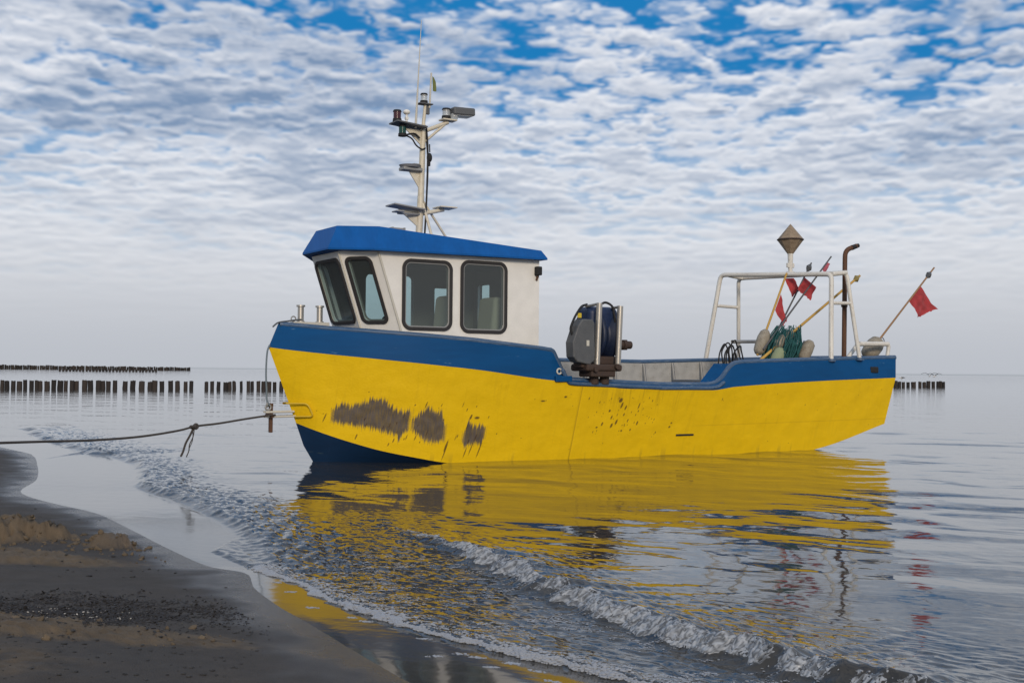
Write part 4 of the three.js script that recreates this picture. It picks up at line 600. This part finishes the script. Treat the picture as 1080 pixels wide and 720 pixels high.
// mooring line from the bow to the beach, with its knot and loose ends
const ropeTex = pixelTexture(64, 256, (u, v, c) => { const f = 0.6 + 0.4 * Math.sin((u * 3 + v * 12) * 6.283) ; c[0] = 0.035 + 0.035 * f; c[1] = 0.031 + 0.03 * f; c[2] = 0.03 + 0.025 * f; }, true); ropeTex.repeat.set(60, 1);
M.rope = std({ map: ropeTex, roughness: .95 });
{
  const t = thing('mooring_rope', { label: 'dark mooring rope sagging from the bow to the beach, knotted midway', category: 'rope' }, [-3.406, 0, -12.759]), w = p => V(p[0] + 3.406, p[1], p[2] + 12.759);
  const pts = [[-2.755, .568, -13.83], [-2.80, .566, -13.75], [-3.0, .537, -13.444], [-3.229, .498, -13.071], [-3.406, .478, -12.759], [-3.506, .447, -12.572], [-3.752, .407, -12.074], [-4.015, .402, -11.451], [-4.229, .424, -10.828], [-4.393, .447, -10.206], [-4.72, .48, -9.1], [-5.5, .42, -6.9], [-6.4, .30, -4.6]].map(w);
  const c = new THREE.CatmullRomCurve3(pts, false, 'centripetal'); mesh('line', new THREE.TubeGeometry(c, 260, .0115, 8, false), M.rope, t);
  mesh('knot', merge([new THREE.TorusGeometry(.022, .015, 8, 16).rotateY(.8).translate(.01, .478, -.01), new THREE.TorusGeometry(.018, .014, 8, 16).rotateX(1).translate(-.02, .472, .03), new THREE.SphereGeometry(.026, 12, 8).translate(0, .478, 0)]), M.rope, t);
  mesh('loose_end', merge([tube([V(-.01, .47, 0), V(-.04, .39, .02), V(-.085, .30, .03), V(-.11, .21, .04), V(-.13, .165, .04)], .012, 30, 7), tube([V(0, .46, .01), V(-.01, .37, .02), V(-.045, .28, .03), V(-.05, .22, .03), V(-.075, .155, .03)], .006, 30, 6), tube([V(-.02, .44, .0), V(-.02, .33, .0), V(-.06, .23, .0)], .004, 20, 5)]), M.rope, t);
}
{ const t = place('bow_rope', { label: 'thin blue grey rope hanging from the stem head to the bow bracket', category: 'rope' }, -.6, .66, .05); mesh('line', tube([V(.03, .72, -.02), V(.0, .66, 0), V(-.015, .4, .0), V(-.005, .2, .0), V(.0, .08, .0), V(.03, .02, .0)], .011, 40, 8), std({ color: col(.15, .19, .22), roughness: .9 }), t); }

// ---------------------------------------------------------------- groynes: rows of driven piles
const pileMat = [0, 1, 2].map(i => std({ color: col(.020 + .010 * i, .017 + .007 * i, .016 + .005 * i), roughness: .95 }));
const pileGeo = [0, 1, 2, 3].map(k => { const g = new THREE.CylinderGeometry(.5, .52, 1, 12, 3), p = g.attributes.position; for (let i = 0; i < p.count; i++) { const x = p.getX(i), y = p.getY(i), z = p.getZ(i), f = 1 + .10 * n3(x * 2 + k * 9, y * 2, z * 2); p.setXYZ(i, x * f, y + (y > .4 ? .04 * n3(x * 3, k, z * 3) : 0), z * f); } g.translate(0, .5, 0); g.computeVertexNormals(); return g; });
function groyne(label, list, origin) {      // list: [x, z, width, height]
  const t = thing('wooden_groyne', { label, category: 'groyne' }, origin), r = rng(list.length * 7 + 1);
  list.forEach(([x, z, w, h]) => { const m = mesh('pile', pileGeo[Math.floor(r() * 4)], pileMat[Math.floor(r() * 3)], t), under = 0.8; m.scale.set(w, h + under, w); m.position.set(x - origin[0], -under - origin[1], z - origin[2]); m.rotation.set((r() - .5) * .06, r() * 6, (r() - .5) * .12); });
  return t;
}
{
  const spots = [[2, 4], [8, 5], [14.2, 4.5], [20.7, 5.5], [27, 4], [33.7, 4.5], [39, 4], [43.5, 4.2], [50.2, 5.5], [56.5, 5], [63, 6], [69, 4], [75.7, 4.5], [81.5, 5], [89.2, 5.5], [96.2, 5.5], [104.2, 5.5], [110, 4.6], [114.7, 4.7], [121.7, 4.5], [131.5, 5], [139.7, 5.5], [149, 6], [158.4, 5], [163.6, 5.4], [171.5, 5], [180.5, 5], [188, 5], [196, 4], [202, 4], [218, 4], [224, 4], [230, 4], [237.5, 5], [243, 4], [248, 4], [255.5, 3], [262.6, 3.8], [266.4, 3.6], [273, 4], [278.6, 5], [283.6, 5], [290, 4], [296.5, 4.5], [303, 4.5], [310, 4.5], [317, 4]];
  const r = rng(3), l = spots.map(([p, w]) => { const t = p / 299, z = -60.6 - 5.6 * t, x = (p - 540) / 1250 * -z; return [x, z, w / 1250 * -z, .38 + .05 * r() + .03 * n2(p * .1, 1)]; });
  for (let i = 1; i < 16; i++) { const z = -60.6 + i * .1, x = -26.14 - i * .45; l.push([x, z, .25, .55]); }
  groyne('long row of dark wooden piles crossing the shallows behind the bow', l, [-21, 0, -62]);
  const r2 = rng(4), sp = [[945, 4], [949, 3.6], [953.3, 3.4], [958.2, 3.6], [964.5, 5], [970.5, 3.4], [975.4, 4], [979.6, 4.4], [985.2, 3.6], [989.4, 3.4], [992.6, 3.2], [995.6, 3.2]].map(([p, w]) => { const z = -106.3 - 3.7 * (p - 947) / 50, x = (p - 540) / 1250 * -z; return [x, z, w / 1250 * -z, .42 + .12 * r2()]; });
  groyne('short row of dark wooden piles ending beyond the stern, with gulls', sp, [37, 0, -108]);
  const fa = [], r3 = rng(8); for (let x = -133; x < -105; x += .95) if (n2(x * .12, 3) > -.75) fa.push([x + .1 * r3(), -350 - (x + 119) * .1, .62, .55 + .35 * r3()]);
  groyne('distant low row of piles near the horizon, nearer of the two', fa, [-119, 0, -350]);
  const fb = []; for (let x = -263; x < -163; x += 1.05) fb.push([x + .2 * r3(), -600, 1.0 * (.8 + .3 * r3()), 1.9 + .5 * r3() - .006 * (x + 263)]);
  groyne('farthest thin row of piles on the left horizon', fb, [-213, 0, -600]);
}
// gulls about the far piles
{
  const white = std({ color: col(.68, .68, .68), roughness: .8 }), grey = std({ color: col(.09, .09, .10), roughness: .8 });
  const bodyG = new THREE.LatheGeometry([[.001, -.24], [.035, -.20], [.05, -.14], [.085, 0], [.075, .10], [.045, .155], [.05, .20], [.035, .235], [.001, .25]].map(p => new THREE.Vector2(...p)), 14).rotateZ(Math.PI / 2);
  const wing = s => { const L = [], ch = [.17, .16, .13, .09, .02], st = [[0, .03, .03], [.17, .16, .16], [.36, .27, .33], [.58, .24, .52], [.76, .15, .66]]; for (let k = 0; k < 5; k++) { const [d, y, x] = st[k]; L.push([V(-.08 + x * .15, y, s * d), V(-.08 + x * .15 + ch[k] * .5, y + .015, s * d), V(-.08 + x * .15 + ch[k], y, s * d)]); } const a = loft(L), b = loft(L.map(l => l.map(p => p.clone().add(V(0, -.012, 0))))); return merge([a, b]); };
  const gull = (label, pos, ry, fly) => { const t = thing('gull', { label, category: 'gull', group: 'gulls by the far piles' }, pos, ry); mesh('body', bodyG, white, t); mesh('beak', new THREE.ConeGeometry(.014, .07, 6).rotateZ(Math.PI / 2).translate(-.28, -.005, 0), M.khaki, t); mesh('tail', box(.2, .34, -.01, .012, -.05, .05, .005), grey, t); if (fly) for (const s of [-1, 1]) mesh('wing', wing(s), grey, t); else { for (const s of [-1, 1]) { mesh('wing', new THREE.SphereGeometry(1, 12, 8).scale(.2, .055, .02).rotateZ(-.08).translate(.07, .02, s * .078), grey, t); mesh('leg', bar(V(.02, -.07, s * .03), V(.02, -.2, s * .03), .008), M.khaki, t); } } };
  gull('gull with wings raised, alighting above the end piles', [37.75, 1.02, -107], 1.0, true);
  gull('small gull hovering over the outermost pile', [38.75, .98, -108.6], .7, true);
  gull('white gull standing on a pile close to the stern', [35.15, .83, -106.75], .2, false);
}

// ---------------------------------------------------------------- wrack on the sand: dark weed and pebbles, pale shells
{
  const r = rng(61), rt = rng(5), weed = [], shell = [], pebble = [];
  const ground = (x, z) => groundHeight(x, z, inland(x, z));
  for (let i = 0; i < 9000; i++) { const a = r() * 6.28, q = Math.sqrt(-2 * Math.log(1 - r() * .995)) * .42, x = -1.72 + Math.cos(a) * q * .62, z = -4.95 + Math.sin(a) * q * .46 + .1 * n2(x * 3, 5); if (n2(x * 4, z * 6) < -.25 && r() < .8) continue; if (inland(x, z) < .25) continue; const s = .0018 + .0055 * r() * r(); weed.push([x, ground(x, z) + s * .25, z, s * (1 + 2.2 * r()), s * .45, s * (.6 + .5 * r()), r() - .5, r() * 6, r() - .5]); }
  for (let i = 0; i < 90; i++) { const a = r() * 6.28, q = Math.sqrt(r()) * .5, x = -1.78 + Math.cos(a) * q * .6, z = -4.85 + Math.sin(a) * q * .38; const s = .002 + .004 * r() * r(); shell.push([x, ground(x, z) + .003 + s * .4, z, s, s * .45, s * .8, r() - .5, r() * 6, r() - .5]); }
  for (let i = 0; i < 900; i++) { const x = -5.5 + r() * 6, z = -3.6 - r() * 6.5, s0 = inland(x, z); if (s0 < .12 || n2(x * 1.1 + 3, z * 1.1) < -.1) continue; const s = .0025 + .008 * Math.pow(r(), 3); pebble.push([x, ground(x, z) + s * .3, z, s * (1 + .8 * r()), s * .55, s * (.8 + .5 * r()), 0, r() * 6, 0]); }
  for (let i = 0; i < 500; i++) { const x = -2.6 + r() * 1.7, z = -5.4 + r() * 1.7, s0 = inland(x, z); if (s0 < .2) continue; const s = .0018 + .005 * Math.pow(r(), 2); pebble.push([x, ground(x, z) + s * .3, z, s * (1 + .8 * r()), s * .5, s, 0, r() * 6, 0]); }
  const clods = [];
  for (const [cx, cz, rx, rz, n] of [[-3.25, -7.42, .62, .3, 240], [-2.42, -7.24, .26, .16, 110], [-2.9, -6.75, .9, .3, 120], [-2.1, -4.5, .9, .25, 120]]) for (let i = 0; i < n; i++) { const a = r() * 6.28, q = Math.sqrt(r()) * (1 + .35 * r()), x = cx + Math.cos(a) * q * rx, z = cz + Math.sin(a) * q * rz, s = .003 + .014 * Math.pow(r(), 3.5); if (inland(x, z) < .15) continue; clods.push([x, ground(x, z) + s * .2, z, s * (1 + .6 * r()), s * .7, s * (.8 + .5 * r()), r(), r() * 6, r()]); }
  scatter('sand_clods', blobGeo, std({ color: 0xffffff, map: sandGrain, roughness: .95 }), clods, { label: 'crumbled tan clods of sand fallen about the low mounds', category: 'sand clods' }, () => { const k = .75 + .5 * rt(); return col(.13 * k, .097 * k, .062 * k); });
  const w = std({ color: col(.022, .02, .02), roughness: .75 });
  scatter('seaweed_wrack', blobGeo, w, weed, { label: 'dark patch of washed up weed and grit on the sand', category: 'seaweed' });
  scatter('shell_fragments', blobGeo, std({ color: 0xffffff, roughness: .6 }), shell, { label: 'pale bits of shell lying among the dark weed', category: 'shells' }, () => { const k = .2 + .4 * rt(); return col(k, k * .93, k * .82); });
  scatter('pebbles', blobGeo, std({ color: 0xffffff, roughness: .8 }), pebble, { label: 'small dark pebbles strewn over the wet sand', category: 'pebbles' }, () => { const k = .016 + .035 * rt(); return col(k, k * .95, k * .9); });
}
renderer.setSize(1024, 682);
renderer.render(scene, camera);
